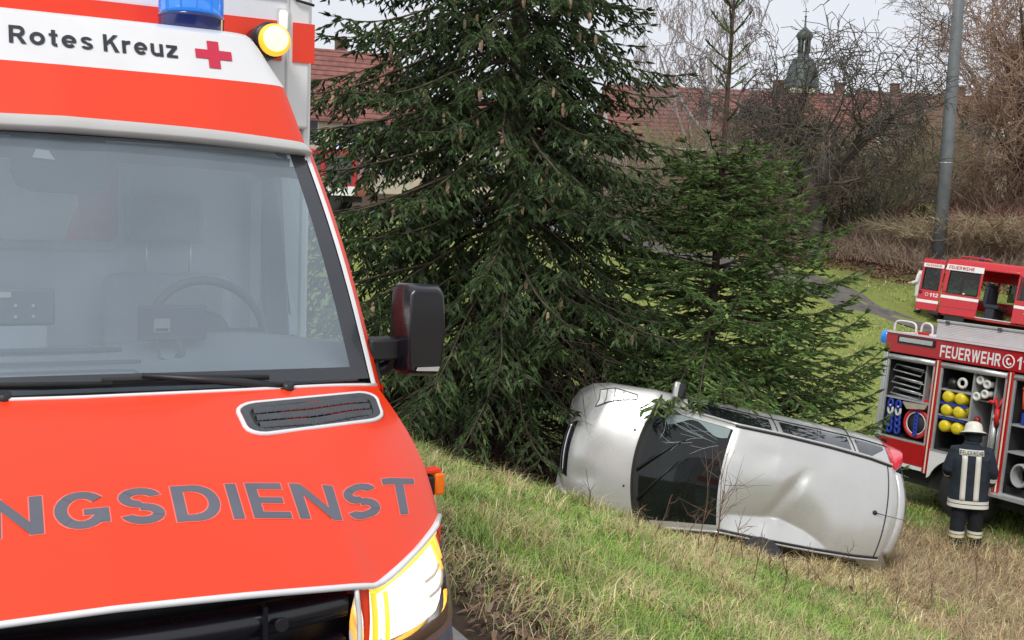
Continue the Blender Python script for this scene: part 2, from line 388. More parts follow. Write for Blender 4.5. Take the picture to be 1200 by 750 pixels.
# air vents in the hood, both sides
def rr(u0, u1, r, n=5):
    """rounded rectangle in the unit square of the vent"""
    P = []
    for cx, cy, a0 in ((1 - r, 1 - r * 2.2, 0), (r, 1 - r * 2.2, 90), (r, r * 2.2, 180), (1 - r, r * 2.2, 270)):
        for k in range(n):
            a = rad(a0 + 90 * k / (n - 1)); P.append((cx + r * math.cos(a), cy + r * 2.2 * math.sin(a)))
    return P
def ventp(sx, x, y, h):
    ul, ur = lerp(.448, .442, y), lerp(.93, .965, y); vb = lerp(.70, .725, x); vt = lerp(.895, .935, x) + .012 * math.sin(math.pi * x)
    return hood(sx * (ul + (ur - ul) * x), vb + (vt - vb) * y, h)
for sx in (1, -1):
    ring = rr(0, 1, .12)
    m = MB(); m.tube([ventp(sx, x, y, .002) for x, y in ring], .0075, 8, closed=True); vf = m.build('hood_vent', white_p, amb)
    m = MB(); inner = [(.5 + (x - .5) * .97, .5 + (y - .5) * .93) for x, y in ring]
    P = [ventp(sx, x, y, .007) for x, y in inner]; Q = [ventp(sx, .5 + (x - .5) * .9, .5 + (y - .5) * .74, .0045) for x, y in inner]
    n_ = len(P); m.add(P + Q, [(i, (i + 1) % n_, n_ + (i + 1) % n_, n_ + i) for i in range(n_)], 0, True)
    m.build('vent_frame', dgrey, vf)
    m = MB(); m.add(Q, [tuple(range(n_))]); m2 = m.build('vent_well', blk, vf)
    for k, yc in enumerate((.27, .50, .73)):
        m = MB(); ya, yb = yc - .095, yc + .075
        xs = np.linspace(.09, .91, 14)
        m.grid([[ventp(sx, x, ya, .0055), ventp(sx, x, yc, .014), ventp(sx, x, yb, .0075)] for x in xs])
        m.build('slat', dgrey, vf)
        m = MB()
        for x in np.linspace(.12, .88, 15): m.bar(ventp(sx, x, ya - .035, .005), ventp(sx, x, ya + .02, .007), .003, .006)
        m.build('slot_ribs', dgrey, vf)['kind'] = 'stuff'
# fenders and doors (outer skin)
for sx in (1, -1):
    rows = []
    for t in np.linspace(0, 1, 14):
        e = hood(1, t)
        col = [e]
        for k, (dx, dz) in enumerate([(.012, -.03), (.02, -.09), (.022, -.2), (.02, -.4), (.015, -.6)]):
            if t < .4: pass
            z = max(.5, e[2] + dz * (1 if e[2] > 1.1 else .95)); col.append(np.array([min(1.015, e[0] + dx + (1.0 - e[0]) * min(1, -dz * 3)), e[1], z]))
        rows.append(col)
    rows = np.array(rows); rows[..., 0] *= sx
    m = MB(); m.grid(rows, 0); m.build('fender', red_orange, amb)
    # door: lower skin, window frame, pane
    m = MB(); G = []
    for z, x in ((.45, .985), (.7, 1.0), (1.1, 1.005), (1.42, .975)):
        G.append([(sx * x, b, z) for b in (.90, 1.2, 1.6, 2.08)])
    m.grid(G); m.box((sx * 1.0, .5, .62), (.03, .8, .2)); d = m.build('door', red_orange, amb)
    m = MB()
    ring = [(sx * .95, .93, 1.44), (sx * .86, 1.49, 2.14), (sx * .87, 2.06, 2.16), (sx * .97, 2.06, 1.44)]
    m.tube(ring, .03, 6, closed=True, sm=False); m.build('window_frame', blk, d)
    m = MB(); m.add([(p[0] + sx * .006, p[1], p[2]) for p in ring], [(0, 1, 2, 3)]); m.build('window_pane', side_glass, d)
    m = MB(); m.bar((sx * 1.01, 1.85, 1.1), (sx * 1.01, 2.0, 1.1), .03, .03); m.build('handle', blk, d)
# cab roof
m = MB(); m.grid([[(a, 1.46 - .1 * (1 - (a / .85) ** 2), 2.235), (a, 2.1, 2.25)] for a in np.linspace(-.86, .86, 9)]); m.build('roof_lining', liner, amb)
# windscreen
def wsf(u, v, h=0):
    s = abs(u); bt = np.array([.925 * s, .765 + .135 * s ** 2.3, 1.462 - .02 * s * s]); tp = np.array([.84 * s, 1.35 + .105 * s ** 2.2, 2.232 - .014 * s * s])
    r = bt * (1 - v) + tp * v + np.array([0, -.03, .022]) * math.sin(math.pi * v) + np.array([0, -.77, .64]) * h
    if u < 0: r[0] *= -1
    return r
us = np.concatenate([[-1], np.linspace(-.93, .93, 41), [1]]); vs = np.concatenate([[0], np.linspace(.045, .985, 17), [1]])
frit = mat('windscreen_frit', (0.035, 0.038, 0.045), 0.25, var=0.1, coat=0.5)
m = MB(); G = [[wsf(u, v) for v in vs] for u in us]
m.grid(G, 0, mif=lambda i, j: 1 if (i == 0 or i == len(us) - 2 or j == 0 or j == len(vs) - 2) else 0)
wsc = m.build('windscreen', [screen_glass, frit], amb)
# corner of the shade band
m = MB(); m.add([wsf(.86, .985, -.004), wsf(.915, .985, -.004), wsf(.915, .95, -.004), wsf(.865, .965, -.004)], [(0, 1, 2, 3)]); m.build('corner_mask', blk, wsc)
# A pillars: white inner strip, red outer side
for sx in (1, -1):
    G = []
    for t in np.linspace(-.03, 1.0, 12):
        e = wsf(1, t); c = [e + np.array([.003, .0, .004]), e + np.array([.014, .004, .008]), e + np.array([.020, .008, .008])]
        G.append([p * np.array([sx, 1, 1]) for p in c])
    m = MB(); m.grid(G); m.build('pillar_trim', white_p, amb)
    G = []
    for t in np.linspace(-.05, 1.0, 12):
        e = wsf(1, t); c = [e + np.array([.0203, .0085, .0075]), e + np.array([.038, .018, .004]), e + np.array([.050, .05, -.012]), e + np.array([.052, .15, -.03])]
        G.append([p * np.array([sx, 1, 1]) for p in c])
    m = MB(); m.grid(G); m.build('pillar', red_orange, amb)
# cowl: black tray under the glass, wipers
m = MB(); G = []
for u in np.linspace(-1, 1, 31):
    b = hood(u, 1.0); w = wsf(u * .985, 0.0); G.append([b + np.array([0, .0, -.012]), lerp(b, w, .4) + np.array([0, 0, -.03]), w + np.array([0, .0, -.012])])
m.grid(G); m.build('cowl_tray', blk, amb)
m = MB(); m.tube([hood(u, 1.0) + np.array([0, .002, .001]) for u in np.linspace(-1, 1, 41)], .0065, 6); m.build('hood_rear_trim', white_p, amb)
def wiper(p, tip, bl0, bl1):
    m = MB()
    m.cyl(p + np.array([0, 0, -.02]), p + np.array([0, -.012, .02]), .022, .018, 12)
    mid = lerp(p, tip, .32) + np.array([0, -.012, .008])
    m.tube([p, mid, tip], [.016, .013, .008], 8); w = m.build('wiper', blk, amb)
    m = MB(); m.tube([bl0, lerp(bl0, bl1, .5) + np.array([0, -.008, .006]), bl1], .0085, 6); m.build('blade', rubber, w)
wiper(wsf(.66, -.035, .02), wsf(.18, .02, .03), wsf(.60, .005, .022), wsf(.06, .012, .022))
wiper(wsf(-.22, -.035, .02), wsf(-.68, .02, .03), wsf(.09, .0, .022), wsf(-.78, .01, .022))
# roof fairing: white band, red band, pale lip
FB = curve([(0, 1.302, 2.240), (.45, 1.328, 2.233), (.79, 1.388, 2.218), (.864, 1.425, 2.212)], 24)
FL = curve([(0, 1.300, 2.280), (.45, 1.325, 2.270), (.77, 1.385, 2.253), (.838, 1.42, 2.247)], 24)
FM = curve([(0, 1.40, 2.455), (.45, 1.42, 2.455), (.72, 1.465, 2.455), (.778, 1.5, 2.452)], 24)
FT = curve([(0, 1.50, 2.622), (.4, 1.515, 2.624), (.64, 1.55, 2.625), (.70, 1.60, 2.605)], 24)
def halves(Cv): return np.vstack([mirror_x(Cv[::-1][:-1]), Cv])
cb, cl_, cm_, ct = map(halves, (FB, FL, FM, FT))
def band(c0, c1, name, mt, n=3, lip=0):
    m = MB(); m.grid([[lerp(p, q, t) for t in np.linspace(0, 1, n)] for p, q in zip(c0, c1)]); return m.build(name, mt, amb)
band(cl_, cm_, 'fairing_lower_band', red_orange); band(cm_, ct, 'fairing_upper_band', white_p)
m = MB(); off = np.array([0, -.03, -.0])
m.grid([[p + np.array([0, .05, -.016]), p + np.array([0, .0, -.008]), p + np.array([0, -.014, .0]), p + np.array([0, -.016, .008]), lerp(p, q, .5) + np.array([0, -.006, .004]), q + np.array([0, -.003, -.001]), q] for p, q in zip(cb, cl_)])
m.build('fairing_lip', grey_p, amb)
m = MB()
m.grid([[p, p + np.array([0, .05, .022]), (p[0] * 1.08, 2.1, 2.70)] for p in ct]); m.build('fairing_top', white_p, amb)
for sx in (1, -1):
    m = MB()
    e = [cb[-1], cl_[-1], cm_[-1], ct[-1]]; G = []
    for p, bx in zip(e, (.955, .95, .86, .78)): G.append([p * np.array([sx, 1, 1]), np.array([sx * lerp(p[0], bx, .5), lerp(p[1], 2.1, .5), p[2] + .01]), np.array([sx * bx, 2.1, p[2] + .02])])
    m.grid(G); m.build('fairing_side', white_p, amb)
# lettering on the fairing: between centre band curve (cm_) and top (ct)
def fair(a, t, h=.003):
    p = np.array([np.interp(a, cm_[:, 0], cm_[:, k]) for k in range(3)]); q = np.array([np.interp(a, ct[:, 0], ct[:, k]) for k in range(3)])
    p[0] = q[0] = a; return lerp(p, q, t) + np.array([0, -.86, .5]) * h
letters('Rotes', 'fairing_lettering', letter_black, amb, lambda x, y, k: fair(-.157 + .262 * x, .36 + .37 * y, .003 + k), div=2)
letters('Kreuz', 'fairing_lettering', letter_black, amb, lambda x, y, k: fair(.138 + .248 * x, .36 + .37 * y, .003 + k), div=2)
m = MB(); ca, cv, s_ = .515, .52, .058
for (a0, a1, t0, t1) in ((-.021, .021, -.30, .30), (-.066, -.021, -.10, .10), (.021, .066, -.10, .10)):
    m.add([fair(ca + a0, cv + t0), fair(ca + a1, cv + t0), fair(ca + a1, cv + t1), fair(ca + a0, cv + t1)], [(0, 1, 2, 3)])
m.build('red_cross_emblem', cross_red, amb)
# box body
m = MB(); X1, Z0, Z1, Y0, Y1 = 1.05, .55, 3.15, 2.1, 5.6
m.box((0, 2.12, 2.75), (2 * X1, .04, 2 * (Z1 - 2.75))); m.box((0, 2.12, .98), (2 * X1, .04, .9))
m.box((X1, (Y0 + Y1) / 2 + .02, (Z0 + Z1) / 2), (.04, Y1 - Y0 - .04, Z1 - Z0))
for ya, yb_, za, zb in ((2.14, 2.7, Z0, Z1), (4.1, Y1, Z0, Z1), (2.7, 4.1, 2.5, Z1)): m.box((-X1, (ya + yb_) / 2, (za + zb) / 2), (.04, yb_ - ya, zb - za))      # unseen side opening, added to let light into the patient room
m.box((0, Y1 - .02, (Z0 + Z1) / 2), (2 * X1 - .04, .04, Z1 - Z0 - .1))
m.box((0, (Y0 + Y1) / 2, Z1 + .02), (2 * X1 + .04, Y1 - Y0, .04)); m.box((0, (Y0 + Y1) / 2 + .02, Z0), (2 * X1 - .04, Y1 - Y0 - .05, .08))
box = m.build('box_body', white_p, amb, bevel=.012)
grey2 = mat('box_grey', (0.66, 0.66, 0.63), 0.4, var=0.03)
for a0, a1 in ((-1.049, .925), (.972, 1.067)):
    m = MB(); m.box(((a0 + a1) / 2, 2.095, 2.711), (a1 - a0, .006, .165)); m.build('red_stripe', red_stripe, box)
for sx in (1, -1):
    m = MB(); m.box((sx * 1.0725, 3.8, 2.711), (.005, 3.3, .165)); m.box((sx * 1.0725, 3.8, 1.2), (.005, 3.3, .5)); m.build('red_stripe', red_stripe, box)
m = MB(); m.box((.948, 2.094, 2.6), (.006, .006, 1.0)); m.box((0, 2.094, 2.885), (1.9, .005, .006)); m.build('panel_seam', grey2, box)
m = MB(); m.tube([(.945, 2.085, 3.0), (.95, 2.08, 2.93), (.985, 2.085, 2.885), (1.06, 2.085, 2.872)], .006, 6); m.build('cable', blk, box)
lamp_w = mat('marker_lamp_lens', (0.8, 0.8, 0.78), 0.2, var=0.02, emit=(1, .97, .9), estr=.55)
m = MB(); m.box((.928, 2.085, 2.795), (.034, .03, .085)); ml = m.build('marker_lamp', lamp_w, amb, bevel=.012)
m = MB(); m.box((.928, 2.093, 2.795), (.05, .012, .102)); m.build('lamp_base', grey2, ml)
# amber flasher
amber_e = mat('amber_lit', (1, .6, .12), .3, var=0, emit=(1, .72, .28), estr=2.3)
amber_r = mat('amber_lens', (1, .42, .02), .2, var=0, emit=(1, .48, .04), estr=.9)
MA = Matrix.Translation((.835, 1.93, 2.685)) @ Matrix.Rotation(rad(90), 4, 'X')
m = MB(); m.lathe([(.072, -.16), (.074, .0), (.066, .012)], 24, 0, MA); fl = m.build('amber_flasher', blk, amb)
m = MB(); m.lathe([(.066, .006), (.064, .022), (.05, .036), (.02, .044), (.001, .045)], 24, 0, MA @ Matrix.Translation((.012, 0, .005))); m.build('amber_lens', amber_r, fl)
m = MB(); m.lathe([(.056, .022), (.05, .0385), (.035, .046), (.001, .049)], 24, 0, MA @ Matrix.Translation((.012, .002, .005))); m.build('lit_lens', amber_e, fl)
# blue beacon
blue_lens = mat('blue_lens', (0.02, 0.16, 0.62), 0.12, var=0.05, coat=0.8, emit=(.03, .28, .9), estr=.55)
blue_dark = mat('blue_base', (0.008, 0.018, 0.12), 0.15, var=0.1, coat=0.8)
MBc = Matrix.Translation((.495, 1.80, 2.645))
m = MB(); m.lathe([(.118, -.06), (.122, .0), (.122, .065), (.125, .072), (.12, .08)], 28, 0, MBc); be = m.build('blue_beacon', blue_dark, amb)
m = MB(); m.lathe([(.116, .081), (.117, .20), (.108, .26), (.08, .295), (.001, .31)], 28, 0, MBc); m.build('beacon_dome', blue_lens, be)
m = MB()
for k in range(12):
    a = 2 * math.pi * k / 12; m.bar((.495 + .1195 * math.cos(a), 1.8 + .1195 * math.sin(a), 2.73), (.495 + .1195 * math.cos(a), 1.8 + .1195 * math.sin(a), 2.85), .004, .004)
m.build('lens_ribs', mat('blue_rib', (0.05, 0.25, 0.75), .2, var=0.05), be)
# mirrors
for sx in (1, -1):
    m = MB(); pr = []
    c = [(1.055, 1.445), (1.18, 1.435), (1.198, 1.46), (1.203, 1.6), (1.2, 1.735), (1.18, 1.758), (1.07, 1.762), (1.05, 1.74), (1.042, 1.6), (1.045, 1.47)]
    fr_, md_, bk_ = [], [], []
    for a, z in c:
        ca_, cz_ = 1.123, 1.6
        fr_.append((sx * (ca_ + (a - ca_) * .8), .865 + abs(z - 1.6) * .12, cz_ + (z - cz_) * .9)); md_.append((sx * a, .93, z)); bk_.append((sx * (ca_ + (a - ca_) * .97), 1.03, cz_ + (z - cz_) * .98))
    n_ = len(c); m.add(fr_ + md_ + bk_, [(i, (i + 1) % n_, n_ + (i + 1) % n_, n_ + i) for i in range(n_)] + [(n_ + i, n_ + (i + 1) % n_, 2 * n_ + (i + 1) % n_, 2 * n_ + i) for i in range(n_)] + [tuple(range(n_))[::-1]], 0, True)
    mr_ = m.build('mirror', blk_gloss, amb, bevel=.008)
    m = MB(); m.add(bk_, [tuple(range(n_))]); m.build('mirror_glass', chrome, mr_)
    m = MB(); m.box((sx * 1.01, 1.0, 1.53), (.13, .10, .075)); m.box((sx * .965, 1.01, 1.47), (.05, .09, .13))
    m.tube([(sx * .95, 1.02, 1.44), (sx * 1.03, 1.02, 1.46), (sx * 1.06, .99, 1.5)], [.03, .026, .024], 8); m.build('mirror_arm', blk, mr_, bevel=.015)
    m = MB(); m.slab([(sx * 1.085, .872, 1.467), (sx * 1.165, .876, 1.463), (sx * 1.17, .874, 1.478), (sx * 1.09, .87, 1.478)], (0, -.008, 0)); m.build('repeater_lens', grey_p, mr_)
    # orange side lamp on its black stalk
    m = MB(); m.box((sx * 1.055, .76, 1.095), (.11, .06, .07)); sl_ = m.build('side_lamp', blk, amb, bevel=.01)
    m = MB(); m.box((sx * 1.125, .76, 1.10), (.035, .066, .075)); m.build('orange_lens', mat('orange_lens', (.8, .16, .01), .25, var=.1, emit=(1, .25, .02), estr=.12), sl_, bevel=.008)
    m = MB(); m.slab([(sx * 1.03, .735, 1.135), (sx * 1.13, .735, 1.142), (sx * 1.13, .79, 1.142), (sx * 1.03, .79, 1.135)], (0, 0, .008)); m.build('lamp_cap', red_stripe, sl_)
# headlights
hl_clear = glass('lamp_lens', (0.95, 0.96, 0.96), 1.45)
hl_white = mat('lamp_lit_white', (1, 1, 1), .3, var=0, emit=(1, .97, .88), estr=1.5)
hl_amber = mat('lamp_lit_amber', (1, .5, .05), .3, var=0, emit=(1, .5, .04), estr=1.25)
hl_mix = bpy.data.materials.new('reflector'); hl_mix.use_nodes = True
n_, l_ = hl_mix.node_tree.nodes, hl_mix.node_tree.links; pb = n_['Principled BSDF']; pb.inputs['Metallic'].default_value = .9; pb.inputs['Roughness'].default_value = .18
pb.inputs['Base Color'].default_value = (.75, .75, .76, 1)
TOPH = curve([(.655, .105, .998), (.70, .135, .994), (.85, .27, 1.022), (.97, .405, 1.052), (1.003, .47, 1.066)], 16)
BOTH = curve([(.645, .085, .79), (.72, .10, .795), (.86, .17, .80), (.97, .27, .82), (1.02, .40, .89)], 16)
def hlp(i, t, d=0):
    p = lerp(BOTH[i], TOPH[i], t); w = math.sin(math.pi * min(1, max(0, t))) * .03 * math.sin(math.pi * (i + 1) / 17)
    return p + np.array([.35, -.9, .25]) * (w - d)
for sx in (1, -1):
    mir = lambda P: [np.array(q) * np.array([sx, 1, 1]) for q in P]
    m = MB(); m.grid([mir([hlp(i, t) for t in np.linspace(0, 1, 8)]) for i in range(16)]); hd = m.build('headlight', hl_clear, amb)
    m = MB(); m.grid([mir([hlp(i, t, .05 + .03 * math.sin(math.pi * t)) for t in np.linspace(0, 1, 8)]) for i in range(16)]); m.build('reflector', hl_mix, hd)
    m = MB(); m.grid([mir([hlp(i, t, .03) for t in np.linspace(.22 + .25 * max(0, (i - 9) / 5), .86 - .1 * (i < 4) * (4 - i), 6)]) for i in range(2, 15)]); m.build('lit_main_beam', hl_white, hd)
    m = MB(); rim = [hlp(i, .95, .015) for i in range(1, 16)]
    m.tube(mir(rim), .013, 8); m.build('lit_indicator_strip', hl_amber, hd)
    m = MB()
    for dx in (0, .035): m.tube(mir([hlp(1, t, .016) + np.array([dx, 0.0, 0]) for t in np.linspace(.93, .05, 8)]), .009 - dx * .05, 8)
    m.build('lit_indicator_strip', hl_amber, hd)
    m = MB(); m.tube(mir([hlp(i, .09, .018) for i in range(1, 14)]), .008, 8); m.build('lit_indicator_strip', hl_amber, hd)
    for q_ in (.42, .60):
        m = MB(); m.tube(mir([hlp(i, q_ + .02 * math.sin(i), .026) for i in range(8, 14)]), .006, 5); m.build('reflector_ridge', grey_p, hd)
    m = MB(); m.tube(mir([hlp(12, t, .02) for t in np.linspace(.5, .9, 6)]), .007, 6); m.tube(mir([hlp(13, t, .02) for t in np.linspace(.55, .9, 6)]), .006, 6); m.build('amber_baffles', amber_r, hd)['kind'] = 'stuff'
    m = MB(); m.grid([mir([hlp(i, -.04, -.004), hlp(i, .17, .012)]) for i in range(16)]); m.build('bezel', mat('lamp_bezel', (.12, .055, .04), .4, var=.2), hd)
    # paint edge round the lamp
    m = MB(); m.tube(mir([TOPH[i] + np.array([-.004, -.006, .008]) for i in range(16)]), .0075, 6); m.build('lamp_outline', white_p, amb)
    # wing panel beside grille
    m = MB(); m.grid([mir([p, lerp(p, q, .5) + np.array([0, -.006, 0]), q]) for p, q in zip(curve([(.625, .105, 1.0), (.64, .09, .9), (.63, .075, .8), (.6, .06, .72)], 8), curve([(.66, .11, .995), (.66, .095, .9), (.65, .085, .79), (.64, .07, .72)], 8))]); m.build('grille_surround', red_orange, amb)
    m = MB(); m.tube(mir(curve([(.615, .085, 1.01), (.625, .078, .9), (.615, .068, .8), (.585, .05, .72)], 10)), .007, 6); m.build('surround_trim', white_p, amb)
# grille
m = MB(); m.grid([[(a, .13 + .10 * (a / .62) ** 2, z) for z in (.5, .8, 1.02)] for a in np.linspace(-.63, .63, 13)]); gr = m.build('grille', blk, amb)
for zc, hgt in ((.955, .075), (.835, .06), (.735, .05)):
    m = MB(); G = []
    for a in np.linspace(-.60, .60, 25):
        b0 = .012 + .085 * (abs(a) / .6) ** 2.2
        G.append([(a, b0 + .07, zc + hgt * .55), (a, b0 + .02, zc + hgt * .5), (a, b0, zc + hgt * .2), (a, b0 + .01, zc - hgt * .3), (a, b0 + .05, zc - hgt * .55)])
    m.grid(G); m.build('grille_bar', blk_gloss, gr)
m = MB(); m.cyl((.40, .03, .962), (.40, .02, .962), .018, .017, 18); m.build('grille_sensor', blk, gr)
for a in (-.36, .36):
    m = MB(); m.box((a, .045, .935), (.012, .035, .15)); m.build('grille_clip', blk_gloss, gr)
# bumper
blue_b = mat('bumper_dark_blue', (0.05, 0.06, 0.1), 0.4, var=0.08)
m = MB(); G = []
for a in np.linspace(-1, 1, 41):
    s = abs(a); A_ = 1.02 * s; b0 = -.02 + .10 * s ** 2 + .30 * max(0, (s - .6) / .4) ** 2.5
    G.append([(math.copysign(A_, a), b0 + .09, .78 + .05 * s ** 3), (math.copysign(A_ * 1.005, a), b0 + .01, .76 + .04 * s ** 3), (math.copysign(A_ * 1.01, a), b0 - .02, .66), (math.copysign(A_ * 1.0, a), b0 + .0, .46), (math.copysign(A_ * .96, a), b0 + .1, .34)])
m.grid(G); m.build('bumper', blue_b, amb)
# wheels
def wheel(root, c, r, w, ax, spokes=5, rimm=None):
    Mx = Matrix.Translation(c) @ Vector(ax).to_track_quat('Z', 'Y').to_matrix().to_4x4()
    m = MB(); m.lathe([(r * .62, -w / 2), (r * .93, -w / 2), (r, -w * .32), (r, w * .32), (r * .93, w / 2), (r * .62, w / 2)], 28, 0, Mx); t = m.build('wheel', tyre_m, root)
    m = MB(); m.lathe([(r * .61, -w * .4), (r * .62, w * .42), (r * .5, w * .38), (r * .42, w * .2), (r * .15, w * .3), (.001, w * .3)], 28, 0, Mx); m.build('rim', rimm or steel, t)
    return t
for sx in (1, -1):
    wheel(amb, (sx * .88, .78, .36), .36, .22, (sx, 0, 0)); wheel(amb, (sx * .88, 4.45, .36), .36, .22, (sx, 0, 0))
# ---- cab interior
m = MB(); G = []
for a in np.linspace(-.9, .9, 25):
    hump = .045 * math.exp(-((a - .5) / .3) ** 2)
    G.append([(a, .86 + .08 * (a / .9) ** 2, 1.43), (a, .93, 1.475), (a, 1.03, 1.50 + hump * .4), (a, 1.1, 1.53 + hump), (a, 1.17, 1.535 + hump), (a, 1.2, 1.45), (a, 1.22, 1.2), (a, 1.2, .8)])
m.grid(G); da = m.build('dashboard', trim, amb)
m = MB(); m.tube([(a, 1.0, 1.507) for a in np.linspace(-.8, .2, 8)], .006, 6); m.tube([(a, 1.075, 1.537) for a in np.linspace(-.8, .15, 8)], .008, 6); m.build('dash_ridge', trim_d, da)
m = MB(); m.tube([(-.75, .95, 1.488), (.1, .95, 1.488), (.17, .95, 1.486), (.2, .91, 1.47), (.21, .87, 1.455)], .004, 5); m.build('dash_seam', trim_d, da)
ce = Vector((.49, 1.40, 1.555)); Mw = Matrix.Translation(ce) @ Matrix.Rotation(rad(-28), 4, 'X') @ Matrix.Rotation(rad(90), 4, 'X')
m = MB(); m.tube([Mw @ Vector((.2 * math.cos(t), .2 * math.sin(t), 0)) for t in np.linspace(0, 2 * math.pi, 32, endpoint=False)], .017, 8, closed=True)
for t in (0, 180, 270): m.bar(Mw @ Vector((.03 * math.cos(rad(t)), .03 * math.sin(rad(t)), 0)), Mw @ Vector((.19 * math.cos(rad(t)), .19 * math.sin(rad(t)), 0)), .03, .02)
m.lathe([(.07, -.02), (.07, .02), (.001, .03)], 16, 0, Mw); m.build('steering_wheel', mat('wheel_rim_grey', (.12, .13, .14), .5), amb)
for sx in (1, -1):
    c = sx * .44
    m = MB(); m.box((c, 1.95, 1.42), (.5, .14, .62)); m.box((c, 1.75, 1.05), (.5, .5, .16)); st = m.build('seat', seatf, amb, bevel=.05)
    m = MB(); m.box((c, 1.97, 1.945), (.31, .1, .19)); hr = m.build('headrest', seatf, st, bevel=.04)
    for dx in (-.085, .085):
        m = MB(); m.cyl((c + dx, 1.95, 1.72), (c + dx, 1.95, 1.87), .006, .006, 8); m.build('headrest_post', mat('post_metal', (.8, .8, .8), .3, .6, .02), hr)
# bulkhead with rounded window
bw = (-.52, .285, 1.83, 2.20)
m = MB(); yb = 2.06
for (a0, a1, z0, z1) in ((-1.0, bw[0], .6, 2.24), (bw[1], 1.0, .6, 2.24), (bw[0], bw[1], .6, bw[2]), (bw[0], bw[1], bw[3], 2.24)):
    m.box(((a0 + a1) / 2, yb, (z0 + z1) / 2), (a1 - a0, .03, z1 - z0))
bh = m.build('bulkhead', trim, amb)
def rrect(x0, x1, z0, z1, r, y, n=6):
    P = []
    for cx, cz, a0 in ((x1 - r, z1 - r, 0), (x0 + r, z1 - r, 90), (x0 + r, z0 + r, 180), (x1 - r, z0 + r, 270)):
        for k in range(n): a = rad(a0 + 90 * k / (n - 1)); P.append((cx + r * math.cos(a), y, cz + r * math.sin(a)))
    return P
m = MB(); m.tube(rrect(*bw, .06, yb - .02), .022, 8, closed=True); m.build('bulkhead_window_seal', mat('seal_grey', (.42, .45, .46), .7), bh)
m = MB(); m.add(rrect(*bw, .06, yb + .012), [tuple(range(24))]); m.build('bulkhead_pane', side_glass, bh)
m = MB(); m.box((-.2, 3.6, 1.5), (.7, 1.9, .5)); m.box((.75, 3.6, 1.95), (.35, 2.0, 1.0)); m.build('patient_room_fittings', mat('room_cream', (.75, .74, .68), .7), amb)
m = MB(); m.grid([[wsf(u, .985, -.03) + np.array([0, .02, 0]), wsf(u, .90, -.05) + np.array([0, .10, .01])] for u in np.linspace(-.95, .95, 21)]); m.build('header_lining', liner, amb)
# B pillar post visible through the screen
for sx in (1, -1):
    m = MB(); m.bar((sx * .93, 2.03, 1.2), (sx * .87, 2.05, 2.2), .07, .09); m.build('belt_pillar', trim_d, amb)
    m = MB(); m.bar((sx * .80, 2.0, 1.35), (sx * .80, 2.0, 2.12), .045, .012); m.build('seat_belt', mat('belt_grey', (.35, .38, .4), .7), amb)
# sensor housing behind the glass
G = [wsf(u, v, -.02) for u, v in [(-.19, .99), (-.19, .85), (-.17, .79), (-.12, .76), (.08, .755), (.135, .775), (.155, .82), (.16, .99)]]
m = MB(); m.slab(G, (0, .07, -.02)); sh = m.build('sensor_housing', mat('sensor_dark', (.008, .009, .014), .5), amb)
m = MB(); m.slab([wsf(u, v, -.012) for u, v in [(-.115, .88), (-.035, .873), (-.055, .915), (-.10, .92)]], (0, .004, 0)); m.build('camera_window', grey_p, sh)
# tablets on the dash
m = MB(); Mt = Matrix.Translation((.30, 1.02, 1.625)) @ Matrix.Rotation(rad(8), 4, 'X')
m.box((0, 0, 0), (.215, .02, .118), 0, None); tb = m.build('tablet', trim_d, amb, bevel=.008); tb.matrix_local = Mt
m = MB(); m.box((-.035, -.0125, -.005), (.05, .003, .045)); m.build('sticker', white_p, tb)
m = MB(); m.box((-.035, -.0145, -.018), (.04, .002, .009)); m.build('print_line', dgrey, tb)
m = MB(); m.tube([(.02, 0, -.05), (.03, -.005, -.10), (.0, .0, -.14)], .012, 8); m.tube([(-.05, -.01, -.05), (-.04, -.015, -.11), (.0, -.02, -.13), (.07, -.01, -.125)], .004, 6); m.build('mount', trim_d, tb)
m = MB(); m.box((0, 0, 0), (.19, .03, .12)); t2 = m.build('radio_unit', trim_d, amb, bevel=.01); t2.matrix_local = Matrix.Translation((-.13, 1.24, 1.66))
m = MB(); m.box((-.06, -.017, .04), (.05, .003, .018)); m.build('sticker', white_p, t2)
m = MB()
for dx in (-.022, .03):
    for dz in (-.03, .005): m.cyl((dx, -.015, dz), (dx, -.02, dz), .006, .005, 10)
m.build('screw_heads', white_p, t2)['kind'] = 'stuff'
m = MB(); m.bar((0, 0, -.06), (0, .0, -.15), .14, .02); m.build('mount', trim, t2)
# jacket seen through the cab's rear window
m = MB(); G = []
for i in range(14):
    t = i / 13; row = []
    for k in range(12):
        a = 2 * math.pi * k / 12; r = .13 + .02 * math.sin(5 * a + 7 * t) + .05 * t; row.append((.30 + r * 1.2 * math.cos(a), 2.27 + r * math.sin(a), 2.20 - .55 * t))
    row.append(row[0]); G.append(row)
m.grid(G); jk = m.build('jacket', mat('jacket_red', (.85, .05, .04), .7, var=.15, scale=14, bump=.3), None); jk.matrix_world = M_AMB
tag(jk, 'bright red jacket seen through the rear window of the ambulance cab', 'jacket')
